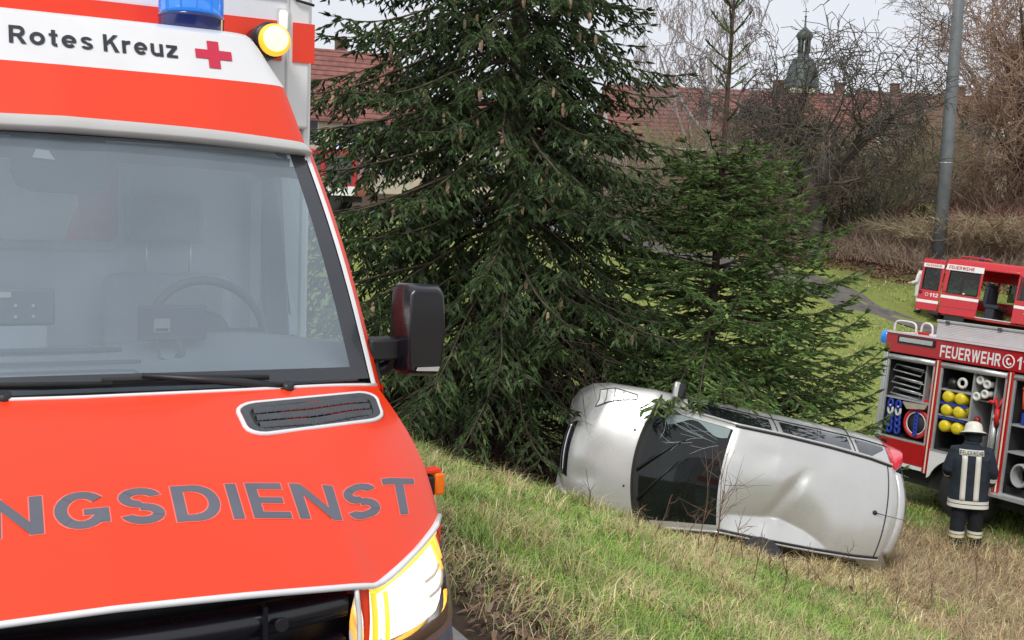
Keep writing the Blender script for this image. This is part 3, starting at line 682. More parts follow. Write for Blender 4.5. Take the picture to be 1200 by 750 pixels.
# ================================================================== GROUND
RD, RN = np.array([-.45, .893]), np.array([.893, .45])          # road direction and its right-hand normal (bank side)
CP = []
for t in (-4, 1, 6, 11, 17):
    for s_, z_ in ((2.2, 0), (3.4, -.3), (4.7, -.72), (6.3, -1.28), (8.3, -1.92), (10, -2.35), (12, -2.62), (14.5, -2.78), (18, -2.75)):
        p = RN * s_ + RD * t; CP.append((p[0], p[1], z_ + max(0, t - 11) * .06))
CP += [(3.9, 13.3, -1.96), (4.4, 13.6, -2.08), (3.1, 13.3, -1.93), (9.5, 15, -2.8), (6.3, 19.2, -2.7), (10, 22, -2.65), (7, 25, -2.55), (2.8, 16.5, -2.35), (10, 32, -1.95), (15.7, 41, -1.5), (18, 38, -1.7), (14.3, 38.5, -1.15), (11.8, 45, -.2), (9, 50, .5), (15, 48, .75), (20, 46, .3),
       (30, 40, -1.2), (34, 52, .6), (20, 60, 1.8), (0, 35, -1.0), (-5, 45, .6), (-9, 57, 1.95), (-16, 52, 1.7), (0, 57, 1.7), (-14, 36, .3), (5, 75, 3.0), (-12, 80, 3.6), (30, 85, 3.4), (60, 90, 3.6), (60, 50, .8), (50, 20, -2.4), (25, 15, -2.8), (25, 28, -2.5), (14, 4, -2.8), (30, 0, -2.8),
       (-40, 80, 3.2), (-70, 60, 2.0), (0, 120, 4.5), (60, 130, 4.5), (-60, 130, 4.5), (90, 60, 1), (90, 0, -2.5), (90, 140, 4)]
CP = np.array(CP)
def rbf_fit(P):
    n = len(P); d = np.linalg.norm(P[:, None, :2] - P[None, :, :2], axis=2); K = d + 0.0; K[np.diag_indices(n)] += -.02
    A_ = np.zeros((n + 3, n + 3)); A_[:n, :n] = K; A_[:n, n] = 1; A_[:n, n + 1:] = P[:, :2]; A_[n:, :n] = A_[:n, n:].T
    return np.linalg.solve(A_, np.concatenate([P[:, 2], np.zeros(3)]))
RW = rbf_fit(CP)
def smooth(x, a, b): t = np.clip((x - a) / (b - a), 0, 1); return t * t * (3 - 2 * t)
def ground(x, y):
    x, y = np.asarray(x, float), np.asarray(y, float); sh = x.shape; q = np.stack([x.ravel(), y.ravel()], 1); out = np.zeros(len(q))
    for i in range(0, len(q), 20000):
        d = np.sqrt(((q[i:i + 20000, None] - CP[None, :, :2]) ** 2).sum(2) + .25)
        out[i:i + 20000] = d @ RW[:-3] + RW[-3] + q[i:i + 20000] @ RW[-2:]
    s = q @ RN; w = smooth(s, 1.9, 3.4); near = 1 - smooth(q[:, 1], 22, 40)
    out = out * (1 - near * (1 - w))
    return out.reshape(sh)
def gz(x, y): return float(ground(np.array([x]), np.array([y]))[0])
def vnoise(x, y, sc, seed=0):
    """cheap smooth value noise"""
    r = np.random.default_rng(seed); T = r.random((64, 64)); u, v = x * sc, y * sc; i, j = np.floor(u).astype(int), np.floor(v).astype(int); fu, fv = u - i, v - j
    fu, fv = fu * fu * (3 - 2 * fu), fv * fv * (3 - 2 * fv); g = lambda a, b: T[a % 64, b % 64]
    return (g(i, j) * (1 - fu) + g(i + 1, j) * fu) * (1 - fv) + (g(i, j + 1) * (1 - fu) + g(i + 1, j + 1) * fu) * fv
def fbm(x, y, sc, seed=0): return (vnoise(x, y, sc, seed) + .5 * vnoise(x, y, sc * 2.1, seed + 1) + .25 * vnoise(x, y, sc * 4.3, seed + 2)) / 1.75
SP1 = at(588, 566, 15.0)[:2]; SP2 = np.array([2.82, 15.9])
PATH = curve([(2, 57.0), (7.5, 50.5), (11.3, 45.6), (14.0, 40.6), (15.9, 36.5), (19.5, 32.5), (26, 29)], 60)
def pathdist(x, y):
    d = np.full(np.shape(x), 1e9)
    for p in PATH: d = np.minimum(d, (x - p[0]) ** 2 + (y - p[1]) ** 2)
    return np.sqrt(d)
def zones(x, y):
    """weights: lush grass, straw, bare soil, litter"""
    s = x * RN[0] + y * RN[1]; n = fbm(x, y, .55, 3); n2 = fbm(x, y, 1.6, 9)
    soil = (1 - smooth(s, 2.7, 3.6)) * (y < 30)
    straw = smooth(s + (n - .5) * 3.0, 7.4, 8.8) * (1 - smooth(y - .12 * x, 14.6, 16.2)) * (x > -1) + .6 * smooth(n2, .56, .68) * (s < 8) * (y < 30)
    straw = np.maximum(straw, smooth(x, 4.6, 6.0) * (1 - smooth(y + .3 * x, 18.2, 20.2)))
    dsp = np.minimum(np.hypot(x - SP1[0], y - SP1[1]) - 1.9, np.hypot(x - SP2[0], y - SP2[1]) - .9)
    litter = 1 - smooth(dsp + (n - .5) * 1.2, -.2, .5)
    bnd = np.interp(x, [0, 8, 12, 15, 18, 24, 40], [58, 53, 48.6, 46.2, 44.5, 43, 40])
    far = smooth(y - bnd + (n - .5) * 1.5, -.8, .6) * (y < 75)
    return np.clip(straw, 0, 1), np.clip(soil, 0, 1), np.clip(np.maximum(litter, far), 0, 1), n, n2
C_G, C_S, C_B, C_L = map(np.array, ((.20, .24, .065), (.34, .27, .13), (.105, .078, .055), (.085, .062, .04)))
def axis(a, b, c0, c1, fine, coarse):
    L = [a]
    while L[-1] < b: L.append(L[-1] + (fine if c0 <= L[-1] <= c1 else min(coarse, fine + .12 * min(abs(L[-1] - c0), abs(L[-1] - c1)))))
    return np.array(L)
gx, gy = axis(-120, 160, -4, 14, .14, 6), axis(-30, 300, 4, 20, .14, 6)
GX, GY = np.meshgrid(gx, gy, indexing='ij'); GZ = ground(GX, GY)
s_ = GX * RN[0] + GY * RN[1]
GZ = GZ + (fbm(GX, GY, 2.2, 21) - .5) * .10 * smooth(s_, 2.4, 4) * (1 - smooth(GY, 30, 60)) - .012 * (s_ < 2.25) * (GY < 30)
st, so, li, n1_, n2_ = zones(GX, GY)
far_ = smooth(GY, 20, 24)[..., None]
col = C_G * (.75 + .5 * n2_[..., None]); col = col * (1 - far_) + far_ * np.array([.27, .31, .085]) * (.8 + .4 * n1_[..., None])
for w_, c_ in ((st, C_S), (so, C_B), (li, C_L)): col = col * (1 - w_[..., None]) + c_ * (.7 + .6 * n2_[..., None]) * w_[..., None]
a_, b_ = GX.shape; idx = np.arange(a_ * b_).reshape(a_, b_)
Fq = np.stack([idx[:-1, :-1], idx[1:, :-1], idx[1:, 1:], idx[:-1, 1:]], -1).reshape(-1, 4)
ground_m = mat('ground_soil_and_turf', (1, 1, 1), .95, var=.25, scale=9, bump=.9, bscale=26, attr='tint', spec=.15)
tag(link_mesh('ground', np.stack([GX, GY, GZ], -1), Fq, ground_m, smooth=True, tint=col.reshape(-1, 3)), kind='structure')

asphalt = mat('asphalt', (.055, .055, .058), .85, var=.25, scale=30, bump=.5, bscale=250)
gravel = mat('gravel_track', (.13, .115, .105), .95, var=.35, scale=3, bump=.6, bscale=60)
kerb_m = mat('kerb_concrete', (.36, .35, .33), .85, var=.15, scale=12, bump=.4, bscale=150)
# road
G = []
for t in np.arange(-14, 40, .6):
    G.append([np.append(RN * s + RD * t, .008) for s in (-5.5, -3, 0, 1.9)])
m = MB(); m.grid(G, sm=False); tag(m.build('road', asphalt), kind='structure')
ke = thing('road_edging', 'row of pale concrete edging stones between the road and the grass verge', 'edging', Matrix.Identity(4))
proto = None
for t in np.arange(1.0, 22, 1.0):
    p, q = RN * 2.02 + RD * t, RN * 2.02 + RD * (t + .985)
    if proto is None:
        m = MB(); m.box((0, 0, 0), (.22, .985, .20)); proto = m.build('edging_stone', kerb_m, ke, bevel=.012); o = proto
    else:
        o = proto.copy(); COL.objects.link(o)
    c = (p + q) / 2; o.matrix_local = frame((c[0], c[1], -.07 + .004 * math.sin(t * 7)), (RN[0], RN[1], 0), (RD[0], RD[1], 0), (0, 0, 1))
# path
def ribbon(name, Cv, wd, m_, dz, n=6):
    T = np.gradient(Cv, axis=0); T /= np.linalg.norm(T, axis=1)[:, None]; Nn = np.stack([T[:, 1], -T[:, 0]], 1); G = []
    for i, (p, q) in enumerate(zip(Cv, Nn)):
        w = wd * (1 + .06 * math.sin(i * 1.3)); row = []
        for k in np.linspace(-.5, .5, n):
            xy = p + q * w * k; row.append((xy[0], xy[1], gz(*xy) + dz - .05 * (abs(k) > .45)))
        G.append(row)
    m = MB(); m.grid(G); return tag(m.build(name, m_), kind='structure')
ribbon('path', PATH, 2.6, gravel, .05)
ribbon('path', curve([(-40, 50), (-24, 55), (-12, 57.5), (-4, 58), (6, 57)], 40), 5.5, mat('far_asphalt', (.2, .2, .21), .9, var=.1), .06)

# ------------------------------------------------------------------ grass blades
def blades(name, x, y, hgt, wid, lean, c, droop=.5, lie=None):
    n = len(x); z = ground(x, y) + (fbm(x, y, 2.2, 21) - .5) * .10 * smooth(x * RN[0] + y * RN[1], 2.4, 4) * (1 - smooth(y, 30, 60)) - .01
    az = rng.uniform(0, 2 * np.pi, n); L = np.abs(rng.normal(lean, .3, n))
    d = np.stack([np.cos(az) * L, np.sin(az) * L, np.ones(n)], 1)
    if lie is not None: d[:, :2] += lie
    d /= np.linalg.norm(d, axis=1)[:, None]
    d2 = d + np.stack([np.cos(az) * droop, np.sin(az) * droop, -droop * .9 * np.ones(n)], 1) * rng.uniform(.4, 1.5, n)[:, None]; d2 /= np.linalg.norm(d2, axis=1)[:, None]
    b = np.stack([x, y, z], 1); sd_ = np.stack([-np.sin(az + rng.normal(0, .6, n)), np.cos(az), np.zeros(n)], 1) * (wid * .5)[:, None]
    mid = b + d * (hgt * .55)[:, None]; tip = mid + d2 * (hgt * .5)[:, None]
    V = np.stack([b - sd_, b + sd_, mid - sd_ * .8, mid + sd_ * .8, tip], 1).reshape(-1, 3)
    k = np.arange(n)[:, None] * 5
    F_ = np.concatenate([k + np.array([0, 1, 3]), k + np.array([0, 3, 2]), k + np.array([2, 3, 4])], 1).reshape(-1, 3)
    o = link_mesh(name, V, F_, grass_m, tint=np.repeat(c, 5, 0)); return tag(o, kind='stuff')
grass_m = mat('grass_blades', (1, 1, 1), .6, var=.12, scale=3, attr='tint', spec=.25)
_n = grass_m.node_tree.nodes; _b = _n['Principled BSDF']; _b.inputs['Subsurface Weight'].default_value = 0.0
def scatter(n, x0, x1, y0, y1):
    return rng.uniform(x0, x1, n), rng.uniform(y0, y1, n)
def infront(x, y):   # inside the photographed wedge, with a margin
    return (np.abs(x) < .56 * y + 1.5)
def tone(n, base, sp): return np.clip(np.asarray(base) * rng.lognormal(0, sp, (n, 1)) * rng.normal(1, .05, (n, 3)), .01, .9)
CARC = np.array([2.72, 13.75])
def clear_obj(x, y):   # nothing grows where the car lies or the wheels stand
    u_ = (x - CARC[0]) * .98 + 0 * y; return ~((np.abs(u_) < 1.9) & (y > 13.55) & (y < 14.7))
x, y = scatter(460000, -3, 12, 4.5, 19); s = x * RN[0] + y * RN[1]
st, so, li, n1, n2 = zones(x, y)
keep = infront(x, y) & (s > 2.3) & clear_obj(x, y) & (rng.random(len(x)) < np.clip((1 - so * .55) * (1 - li * .93) * (.5 + .7 * n2) * np.interp(y, [5, 9, 19], [1.1, .85, .45]), 0, 1))
x, y, st, n1, n2, so = x[keep], y[keep], st[keep], n1[keep], n2[keep], so[keep]; n = len(x)
isst = rng.random(n) < np.clip(st * .93 + .07 + .4 * smooth(n1, .46, .68) + so * .5, 0, .97)
c = np.where(isst[:, None], tone(n, (.62, .51, .27), .28), tone(n, (.26, .42, .10), .25) * np.where(rng.random((n, 1)) < .3, np.array([1.5, 1.25, .9]), 1))
brown = isst & (x > 4.2) & (rng.random(n) < .65); c[brown] = tone(brown.sum(), (.42, .29, .19), .3)
tallr = (x > 4.5) & (st > .5)
h = np.where(isst, rng.uniform(.09, .26, n), rng.uniform(.08, .21, n)) * np.where(tallr, 1.5, 1) * (.35 + 1.3 * n2)
lie = np.zeros((n, 2)); lie[:] = RN * .35; lie[isst] = RN * .6 + rng.normal(0, .5, (isst.sum(), 2)); lie[~isst] += rng.normal(0, .15, ((~isst).sum(), 2))
blades('grass', x, y, h, rng.uniform(.0035, .0075, n) * np.interp(y, [5, 18], [.8, 1.35]), .55, c, .8, lie)
# tussocks of longer grass on the bank
cx_, cy_ = scatter(900, -2, 11, 5, 18); s = cx_ * RN[0] + cy_ * RN[1]; st, so, li, n1, n2 = zones(cx_, cy_); k_ = infront(cx_, cy_) & (s > 2.6) & clear_obj(cx_, cy_) & (li < .3); cx_, cy_, st = cx_[k_], cy_[k_], st[k_]
nb = 46; x = np.repeat(cx_, nb) + rng.normal(0, .05, len(cx_) * nb); y = np.repeat(cy_, nb) + rng.normal(0, .05, len(cx_) * nb); n = len(x)
dryc = np.repeat(rng.random(len(cx_)) < .35 + .6 * st, nb); base_c = np.where(dryc[:, None], np.array([.60, .48, .26]), np.array([.27, .42, .10])) * np.repeat(rng.lognormal(0, .2, (len(cx_), 1)), nb, 0)
blades('grass', x, y, rng.uniform(.14, .34, n) * np.repeat(rng.uniform(.7, 1.3, len(cx_)), nb), rng.uniform(.004, .008, n), .7, np.clip(base_c * rng.lognormal(0, .22, (n, 1)), .01, .9), 1.0)
# field behind
x, y = scatter(75000, -8, 26, 15, 46); st, so, li, n1, n2 = zones(x, y)
keep = infront(x, y) & (rng.random(len(x)) < (1 - st * .6) * (1 - li)) & (pathdist(x, y) > 1.3 + .3 * n1); x, y, n1, n2 = x[keep], y[keep], n1[keep], n2[keep]; n = len(x)
c = np.where((rng.random(n) < .3)[:, None], tone(n, (.46, .42, .18), .2), tone(n, (.30, .38, .10), .2))
blades('grass', x, y, rng.uniform(.05, .16, n) * (.6 + .8 * n2), rng.uniform(.015, .04, n), .8, c, .9)
# leaf litter on the verge soil and under the trees, red-brown leaves beyond the path
def leaves(x, y, sz, c):
    n = len(x); z = ground(x, y) + (fbm(x, y, 2.2, 21) - .5) * .10 * smooth(x * RN[0] + y * RN[1], 2.4, 4) * (1 - smooth(y, 30, 60)) + .012
    az = rng.uniform(0, 6.28, n); ti = rng.normal(0, .45, (n, 2)); p = np.stack([x, y, z], 1)
    a1 = np.stack([np.cos(az), np.sin(az), ti[:, 0]], 1) * sz[:, None]; a2 = np.stack([-np.sin(az), np.cos(az), ti[:, 1]], 1) * sz[:, None] * .38
    V = np.stack([p - a1, p + a2 + [0, 0, .006], p + a1, p - a2 + [0, 0, .006]], 1).reshape(-1, 3); k = np.arange(n)[:, None] * 4
    F_ = np.concatenate([k + np.array([0, 1, 2]), k + np.array([0, 2, 3])], 1).reshape(-1, 3)
    tag(link_mesh('leaf_litter', V, F_, grass_m, tint=np.repeat(c, 4, 0)), kind='stuff')
x, y = scatter(30000, -2, 4, 4.5, 12); s = x * RN[0] + y * RN[1]; st, so, li, n1, n2 = zones(x, y); keep = (so > .25) & (s > 2.2) & (rng.random(len(x)) < .5); x, y = x[keep], y[keep]
leaves(x, y, rng.uniform(.015, .045, len(x)), tone(len(x), (.24, .16, .105), .5))
x, y = scatter(36000, 5, 30, 40, 52); st, so, li, n1, n2 = zones(x, y); keep = (li > .2) & infront(x, y); x, y = x[keep], y[keep]
leaves(x, y, rng.uniform(.05, .11, len(x)), tone(len(x), (.17, .085, .055), .35))
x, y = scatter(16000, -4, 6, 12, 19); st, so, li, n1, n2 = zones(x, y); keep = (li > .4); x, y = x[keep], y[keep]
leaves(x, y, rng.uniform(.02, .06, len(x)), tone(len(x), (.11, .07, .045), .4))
# ================================================================== SILVER CAR ON ITS SIDE (frame: x forward, y left, z up)
_u, _s, _vt = np.linalg.svd(np.array([[-0.984, -0.175, 0.041], [0.004, -0.249, -0.968], [0.18, -0.953, 0.246]])); RC = _u @ _vt
TC = np.array([2.722, 14.038, -1.308])
M_CAR = frame(TC, RC[:, 0], RC[:, 1], RC[:, 2])
silver = mat('silver_paint', (.57, .57, .555), .28, .35, .04, 3, coat=.7)
car_glass = glass('car_glass', (.33, .42, .42), 1.55, 0.0, .015, (.5, .6, .6))
dark_glass = mat('dark_glass', (.012, .016, .018), .04, var=.05, coat=1.0)
shatter = glass('shattered_glass', (.5, .62, .62), 1.6, .25, .42, (.62, .76, .76))
crack_m = mat('crack_white', (.42, .52, .52), .5, var=.1)
under_m = mat('underbody', (.03, .03, .03), .9, var=.3)
tail_red = mat('tail_red', (.75, .03, .06), .15, var=.1, coat=.8, emit=(1, .02, .05), estr=.12)
lamp_c = mat('clear_lamp', (.8, .82, .82), .15, .1, .08, coat=.8)
tan_dirt = mat('dirt_black', (.06, .055, .045), .8, var=.4, scale=8)
car = thing('silver_car', 'crashed silver hatchback lying on its side with a dented roof and cracked windscreen', 'car', M_CAR)
#       xc    k     (y,z) centre, roof/hood edge, belt, shoulder, lower side, sill
ST = [(2.12, .03, (0, .55), (.34, .54), (.50, .50), (.60, .44), (.6, .32), (.54, .26)),
      (2.08, .08, (0, .66), (.50, .64), (.68, .59), (.76, .47), (.76, .3), (.68, .2)),
      (1.98, .13, (0, .76), (.61, .73), (.79, .67), (.86, .52), (.86, .3), (.78, .18)),
      (1.80, .14, (0, .85), (.67, .81), (.85, .75), (.905, .56), (.90, .3), (.82, .17)),
      (1.55, .15, (0, .925), (.70, .87), (.87, .81), (.91, .60), (.90, .3), (.82, .17)),
      (1.31, .17, (0, .985), (.74, .925), (.89, .865), (.92, .62), (.905, .3), (.82, .17)),
      (1.19, .16, (0, 1.035), (.725, .985), (.885, .89), (.92, .63), (.905, .3), (.82, .17)),
      (.80, .13, (0, 1.265), (.665, 1.20), (.85, 1.0), (.925, .76), (.905, .3), (.82, .17)),
      (.33, .08, (0, 1.515), (.605, 1.455), (.83, 1.06), (.925, .80), (.905, .3), (.82, .17)),
      (.25, .07, (0, 1.535), (.60, 1.47), (.83, 1.065), (.925, .80), (.905, .3), (.82, .17)),
      (-.3, .03, (0, 1.58), (.60, 1.505), (.82, 1.08), (.925, .81), (.905, .3), (.82, .17)),
      (-.9, .0, (0, 1.575), (.585, 1.50), (.82, 1.085), (.925, .82), (.905, .3), (.82, .17)),
      (-1.4, -.02, (0, 1.54), (.56, 1.465), (.81, 1.09), (.92, .83), (.90, .3), (.82, .17)),
      (-1.70, -.05, (0, 1.49), (.53, 1.42), (.79, 1.09), (.90, .82), (.88, .32), (.8, .2)),
      (-1.84, -.10, (0, 1.43), (.50, 1.35), (.76, 1.07), (.86, .80), (.85, .34), (.77, .22)),
      (-2.03, -.12, (0, 1.10), (.60, 1.06), (.77, .98), (.82, .72), (.79, .36), (.70, .26)),
      (-2.08, -.16, (0, .78), (.56, .77), (.68, .75), (.72, .66), (.72, .42), (.62, .32)),
      (-2.10, -.16, (0, .6), (.4, .6), (.5, .6), (.52, .56), (.5, .48), (.42, .42))]
SX = np.array([[s[0], s[1]] + [c for p in s[2:] for c in p] for s in ST])
def dent(x, y):
    g = lambda cx, cy, sx, sy, d: d * math.exp(-((x - cx) / sx) ** 2 - ((y - cy) / sy) ** 2)
    d = 0.0
    if -1.2 < x < .3:
        yv = np.interp(-x, [-.3, .05, .45, .75, 1.0, 1.2], [.43, .39, .33, .41, .53, .58]); dp = np.interp(-x, [-.27, -.1, .2, .5, .8, 1.05], [.0, .10, .155, .15, .09, .0])
        d -= dp * (max(0, 1 - max(0, (yv - y)) / .52) ** 1.7 if y < yv else max(0, 1 - (y - yv) / max(.05, .60 - yv)))
        yl = (y + .22) / .5; xl = -.60 + .24 * yl
        if -.2 < yl < 1.3: d -= .06 * max(0, 1 - abs(x - xl) / .13) ** 1.2 * math.sin(math.pi * min(1, max(0, (yl + .2) / 1.5)))
    d += g(-.2, -.35, .2, .1, -.02) + g(.12, -.2, .1, .12, .008)
    d += g(1.83, .32, .14, .13, -.055) + g(1.72, .10, .10, .25, -.018) + g(1.9, .55, .15, .12, -.06) + g(1.75, .52, .1, .2, .02)
    return d
def carp(si, r):
    """point of the body: si = station number (can be fractional), r = row -5..5 (negative: the side that now faces the sky)"""
    i = int(min(len(ST) - 2, math.floor(si))); t = si - i; a, b = SX[i], SX[i + 1]
    v = lerp(a, b, t); rr_ = abs(r); j = int(min(4, math.floor(rr_))); w = rr_ - j
    if i < 15 and j == 0:
        y = v[4] * w; z = v[3] + (v[5] - v[3]) * w ** 2.4
    else:
        y, z = lerp(v[2 + 2 * j:4 + 2 * j], v[4 + 2 * j:6 + 2 * j], w)
        if j >= 1 and j < 4 and i > 2: y += .012 * math.sin(math.pi * w)
    x = v[0] - v[1] * min(1.2, (y / max(.3, v[4]))) ** 2 * (1 if rr_ <= 1 else 1)
    if rr_ > 1: x = v[0] - v[1] * (1 - .25 * (rr_ - 1) / 4)
    y = math.copysign(y, r) if r else 0
    if rr_ <= 1.02: z += dent(x, y)
    return np.array([x, y, z])
ROWS = np.concatenate([np.linspace(-5, -1, 17), np.linspace(-1, 1, 57)[1:-1], np.linspace(1, 5, 17)])
SIS = np.concatenate([np.linspace(i, i + 1, 21 if i in (9, 10, 11, 12) else 5)[:-1] for i in range(len(ST) - 1)] + [[len(ST) - 1]])
m = MB(); G = np.array([[carp(s, r) for r in ROWS] for s in SIS]); k0 = 0
def region(i, j):
    s, r = (SIS[i] + SIS[i + 1]) / 2, abs(ROWS[j] + ROWS[j + 1]) / 2
    if 6 < s < 8 and r < .93: return 1                      # windscreen opening
    if 5.35 < s < 6 and r < .97: return 2
    if 6 <= s < 6.3 and r < .96: return 2
    if s > 14 and r < 1: return 3
    if (s > 14.6 and r > 2) or (s > 15): return 4
    if s < 2.2 and r > 3.6: return 4
    return 0
m.grid(G, mif=region)
keep_ = [k for k, q in enumerate(m.m) if q != 1]
wf = [m.f[k] for k, q in enumerate(m.m) if q == 1]
mb = MB(); mb.v = m.v; mb.f = [m.f[k] for k in keep_]; mb.m = [{0: 0, 2: 1, 3: 2, 4: 3}[m.m[k]] for k in keep_]; mb.sm = [True] * len(keep_)
bo = mb.build('body', [silver, rubber, dark_glass, tan_dirt], car)
mw = MB(); mw.v = [tuple(p) for p in G.reshape(-1, 3)]; mw.f = wf; mw.m = [0] * len(wf); mw.sm = [True] * len(wf)
bm = bmesh.new(); ws_ = mw.build('windscreen', car_glass, car); bm.from_mesh(ws_.data); bmesh.ops.delete(bm, geom=[v for v in bm.verts if not v.link_faces], context='VERTS'); bm.to_mesh(ws_.data); bm.free()
def wsp(u, v, h=.004): return carp(6 + 2 * v, u) + np.array([.5, 0, .85]) * h
# shattered strip and cracks towards the upper side, star near the corner
m = MB(); m.grid([[wsp(-.92, v, .004), wsp(-.80 + .10 * math.sin(9 * v) * (v > .15) - .0 * v, v, .004)] for v in np.linspace(.08, .97, 16)]); m.build('shattered_edge', shatter, ws_)
m = MB(); R_ = random.Random(4)
def crack(u, v, a, L, w=.0022, dep=0):
    P = [wsp(u, v, .007)]
    for k in range(7):
        a += R_.uniform(-.22, .22); u += math.cos(a) * L / 7; v += math.sin(a) * L / 7
        if not (-.92 < u < .9 and .05 < v < .97): break
        P.append(wsp(u, v, .007))
        if dep < 1 and R_.random() < .22: crack(u, v, a + R_.choice((-.7, .7)), L * .45, w * .7, dep + 1)
    if len(P) > 1: m.tube(P, [w] * (len(P) - 1) + [w * .3], 4, sm=False)
for a, L in ((.3, .4), (.9, .6), (1.3, .9), (1.5, .9)): crack(-.82, .14, a, L)
for u, v, a, L in ((-.55, .9, -.9, .4), (-.62, .7, -1.0, .5), (-.5, .6, -1.2, .4)): crack(u, v, a, L)
m.build('cracks', crack_m, ws_)['kind'] = 'stuff'
for (u0, v0, u1, v1) in ((.15, -.10, -.42, .42), (.62, -.03, -.1, .50)):
    m = MB(); m.tube([wsp(u0, v0, .02), lerp(wsp(u0, v0, .03), wsp(u1, v1, .03), .5), wsp(u1, v1, .02)], [.016, .012, .008], 6); w1 = m.build('wiper', blk, car)
    m = MB(); m.tube([wsp(lerp(u0, u1, .45) + .05, lerp(v0, v1, .45) - .02, .014), wsp(u1 - .1, v1 + .10, .014)], .008, 5); m.build('blade', rubber, w1)
# trims: roof gutters, belt seams, door and tailgate joints
for sg in (-1, 1):
    m = MB(); m.tube([carp(s, sg * 1.0) + np.array([0, sg * .006, .006]) for s in np.linspace(8.1, 13.0, 40)], .013, 6); m.build('roof_gutter', blk, car)
    m = MB(); m.tube([carp(s, sg * 1.0) + np.array([0, sg * .03, -.01]) for s in np.linspace(6.2, 13.2, 50)], .016, 6); m.build('roof_rail', silver, car)
    m = MB(); m.tube([carp(s, sg * 2.0) + np.array([0, sg * .004, 0]) for s in np.linspace(6.6, 13.4, 40)], .009, 6); m.build('belt_trim', blk, car)
    # windows follow the flank between roof edge and belt line
    for (s0, s1, n_, mt_) in ((6.75, 9.75, 'front_window', dark_glass), (10.0, 11.55, 'rear_window', dark_glass), (11.75, 12.85, 'quarter_window', dark_glass)):
        m = MB(); G = []
        for s in np.linspace(s0, s1, 12):
            t0 = 1.16 + (.55 * max(0, (s - 12.1) / .75) if s1 > 12 else 0) + (.0 if s > 8 else (8 - s) * .05); G.append([carp(s, sg * r) + np.array([0, sg * .007, .003]) for r in np.linspace(t0, 1.86, 5)])
        m.grid(G); m.build(n_, mt_, car)
    for s in (9.88, 11.65):
        m = MB(); m.tube([carp(s, sg * r) + np.array([0, sg * .004, 0]) for r in np.linspace(1.05, 4.7, 14)], .006, 5); m.build('door_seam', blk, car)
    m = MB(); G = []
    for s in np.linspace(2.35, 4.2, 10): G.append([carp(s, sg * r) + np.array([.006, sg * .006, .008]) for r in np.linspace(.86 + .12 * (s - 2.3), 1.75 - .35 * max(0, s - 3.2), 5)])
    m.grid(G); hl = m.build('headlight', lamp_c, car)
    m = MB(); m.tube([q + np.array([0, 0, .002]) for q in [g_[0] for g_ in G] + [G[-1][k] for k in range(1, 5)] + [g_[-1] for g_ in G[::-1]] + [G[0][k] for k in (3, 2, 1)]], .006, 5, closed=True); m.build('lamp_outline', dgrey, hl)
    m = MB()
    for k in (2, 4, 6): m.tube([G[k][q] + np.array([0, 0, .004]) for q in range(5)], .006, 4)
    m.build('lens_ribs', dgrey, hl)['kind'] = 'stuff'
    m = MB(); G = []
    for s in np.linspace(13.0, 15.0, 10): G.append([carp(s, sg * r) + np.array([-.005, sg * .007, .004]) for r in np.linspace(1.02 + .1 * max(0, s - 14), 3.0 - .2 * (s < 13.6), 6)])
    m.grid(G)
    if sg < 0: m.build('tail_lamp', tail_red, car)
    # mirror
    m = MB(); mc = np.array([.88, sg * .93, .98]); m.box(mc, (.14, .24, .16), 0, None, .85); mi_ = m.build('door_mirror', blk, car, bevel=.03)
    m = MB(); m.box(mc + [.045, 0, .02], (.08, .2, .12)); m.build('mirror_cap', silver, mi_, bevel=.02)
    for wx in (1.32, -1.28): wheel(car, (wx, sg * .80, .28), .315, .2, (0, sg, 0))
# hood seam and washer jets, tailgate seam, aerial, spoiler
m = MB(); m.tube([carp(5.45, r) + np.array([0, 0, .003]) for r in np.linspace(-.98, .98, 25)], .008, 5); m.build('hood_seam', blk, car)
for y in (-.35, .32):
    p = carp(4.8, y / .72) + np.array([0, 0, .004]); m = MB(); m.lathe([(.014, 0), (.012, .006), (.001, .009)], 10, 0, Matrix.Translation(p)); m.build('washer_jet', blk, car)
m = MB(); m.tube([carp(12.82 + .15 * r * r * 0, r) + np.array([0, 0, .003]) for r in np.linspace(-1.0, 1.0, 25)], .007, 5); m.build('tailgate_seam', blk, car)
p = carp(12.35, .07); m = MB(); m.lathe([(.028, 0), (.024, .018), (.001, .026)], 14, 0, Matrix.Translation(p)); m.tube([p + [0, 0, .015], p + [-.12, .01, .05], p + [-.33, .02, .09]], [.006, .004, .003], 6); m.build('aerial', blk, car)
m = MB(); m.grid([[carp(13.6, r) + np.array([0, 0, .015]), carp(13.9, r) + np.array([-.04, 0, .015]), carp(14.1, r) + np.array([-.06, 0, -.01])] for r in np.linspace(-.95, .95, 19)]); m.build('roof_spoiler', silver, car, solid=.015)
m = MB(); m.box((-2.09, 0, .62), (.03, .5, .11)); m.build('number_plate', white_p, car, bevel=.004)
m = MB(); m.box((-2.0, 0, .45), (.22, 1.35, .22)); m.build('rear_bumper', tan_dirt, car, bevel=.05)
# grille slots on the nose
for (s0, s1, y0, y1, n_) in ((.7, 1.6, -.62, .62, 'grille_slot'), (.15, .5, -.8, .8, 'lower_intake')):
    m = MB(); m.grid([[carp(s0, r) + np.array([.010, 0, .003]), carp((s0 + s1) / 2, r) + np.array([.012, 0, .004]), carp(s1, r) + np.array([.010, 0, .003])] for r in np.linspace(y0, y1, 19)]); m.build(n_, blk_gloss, car)
m = MB(); m.tube([carp(1.15, r) + np.array([.018, 0, .006]) for r in np.linspace(-.6, .6, 15)], .012, 6); m.build('grille_bar', chrome, car)
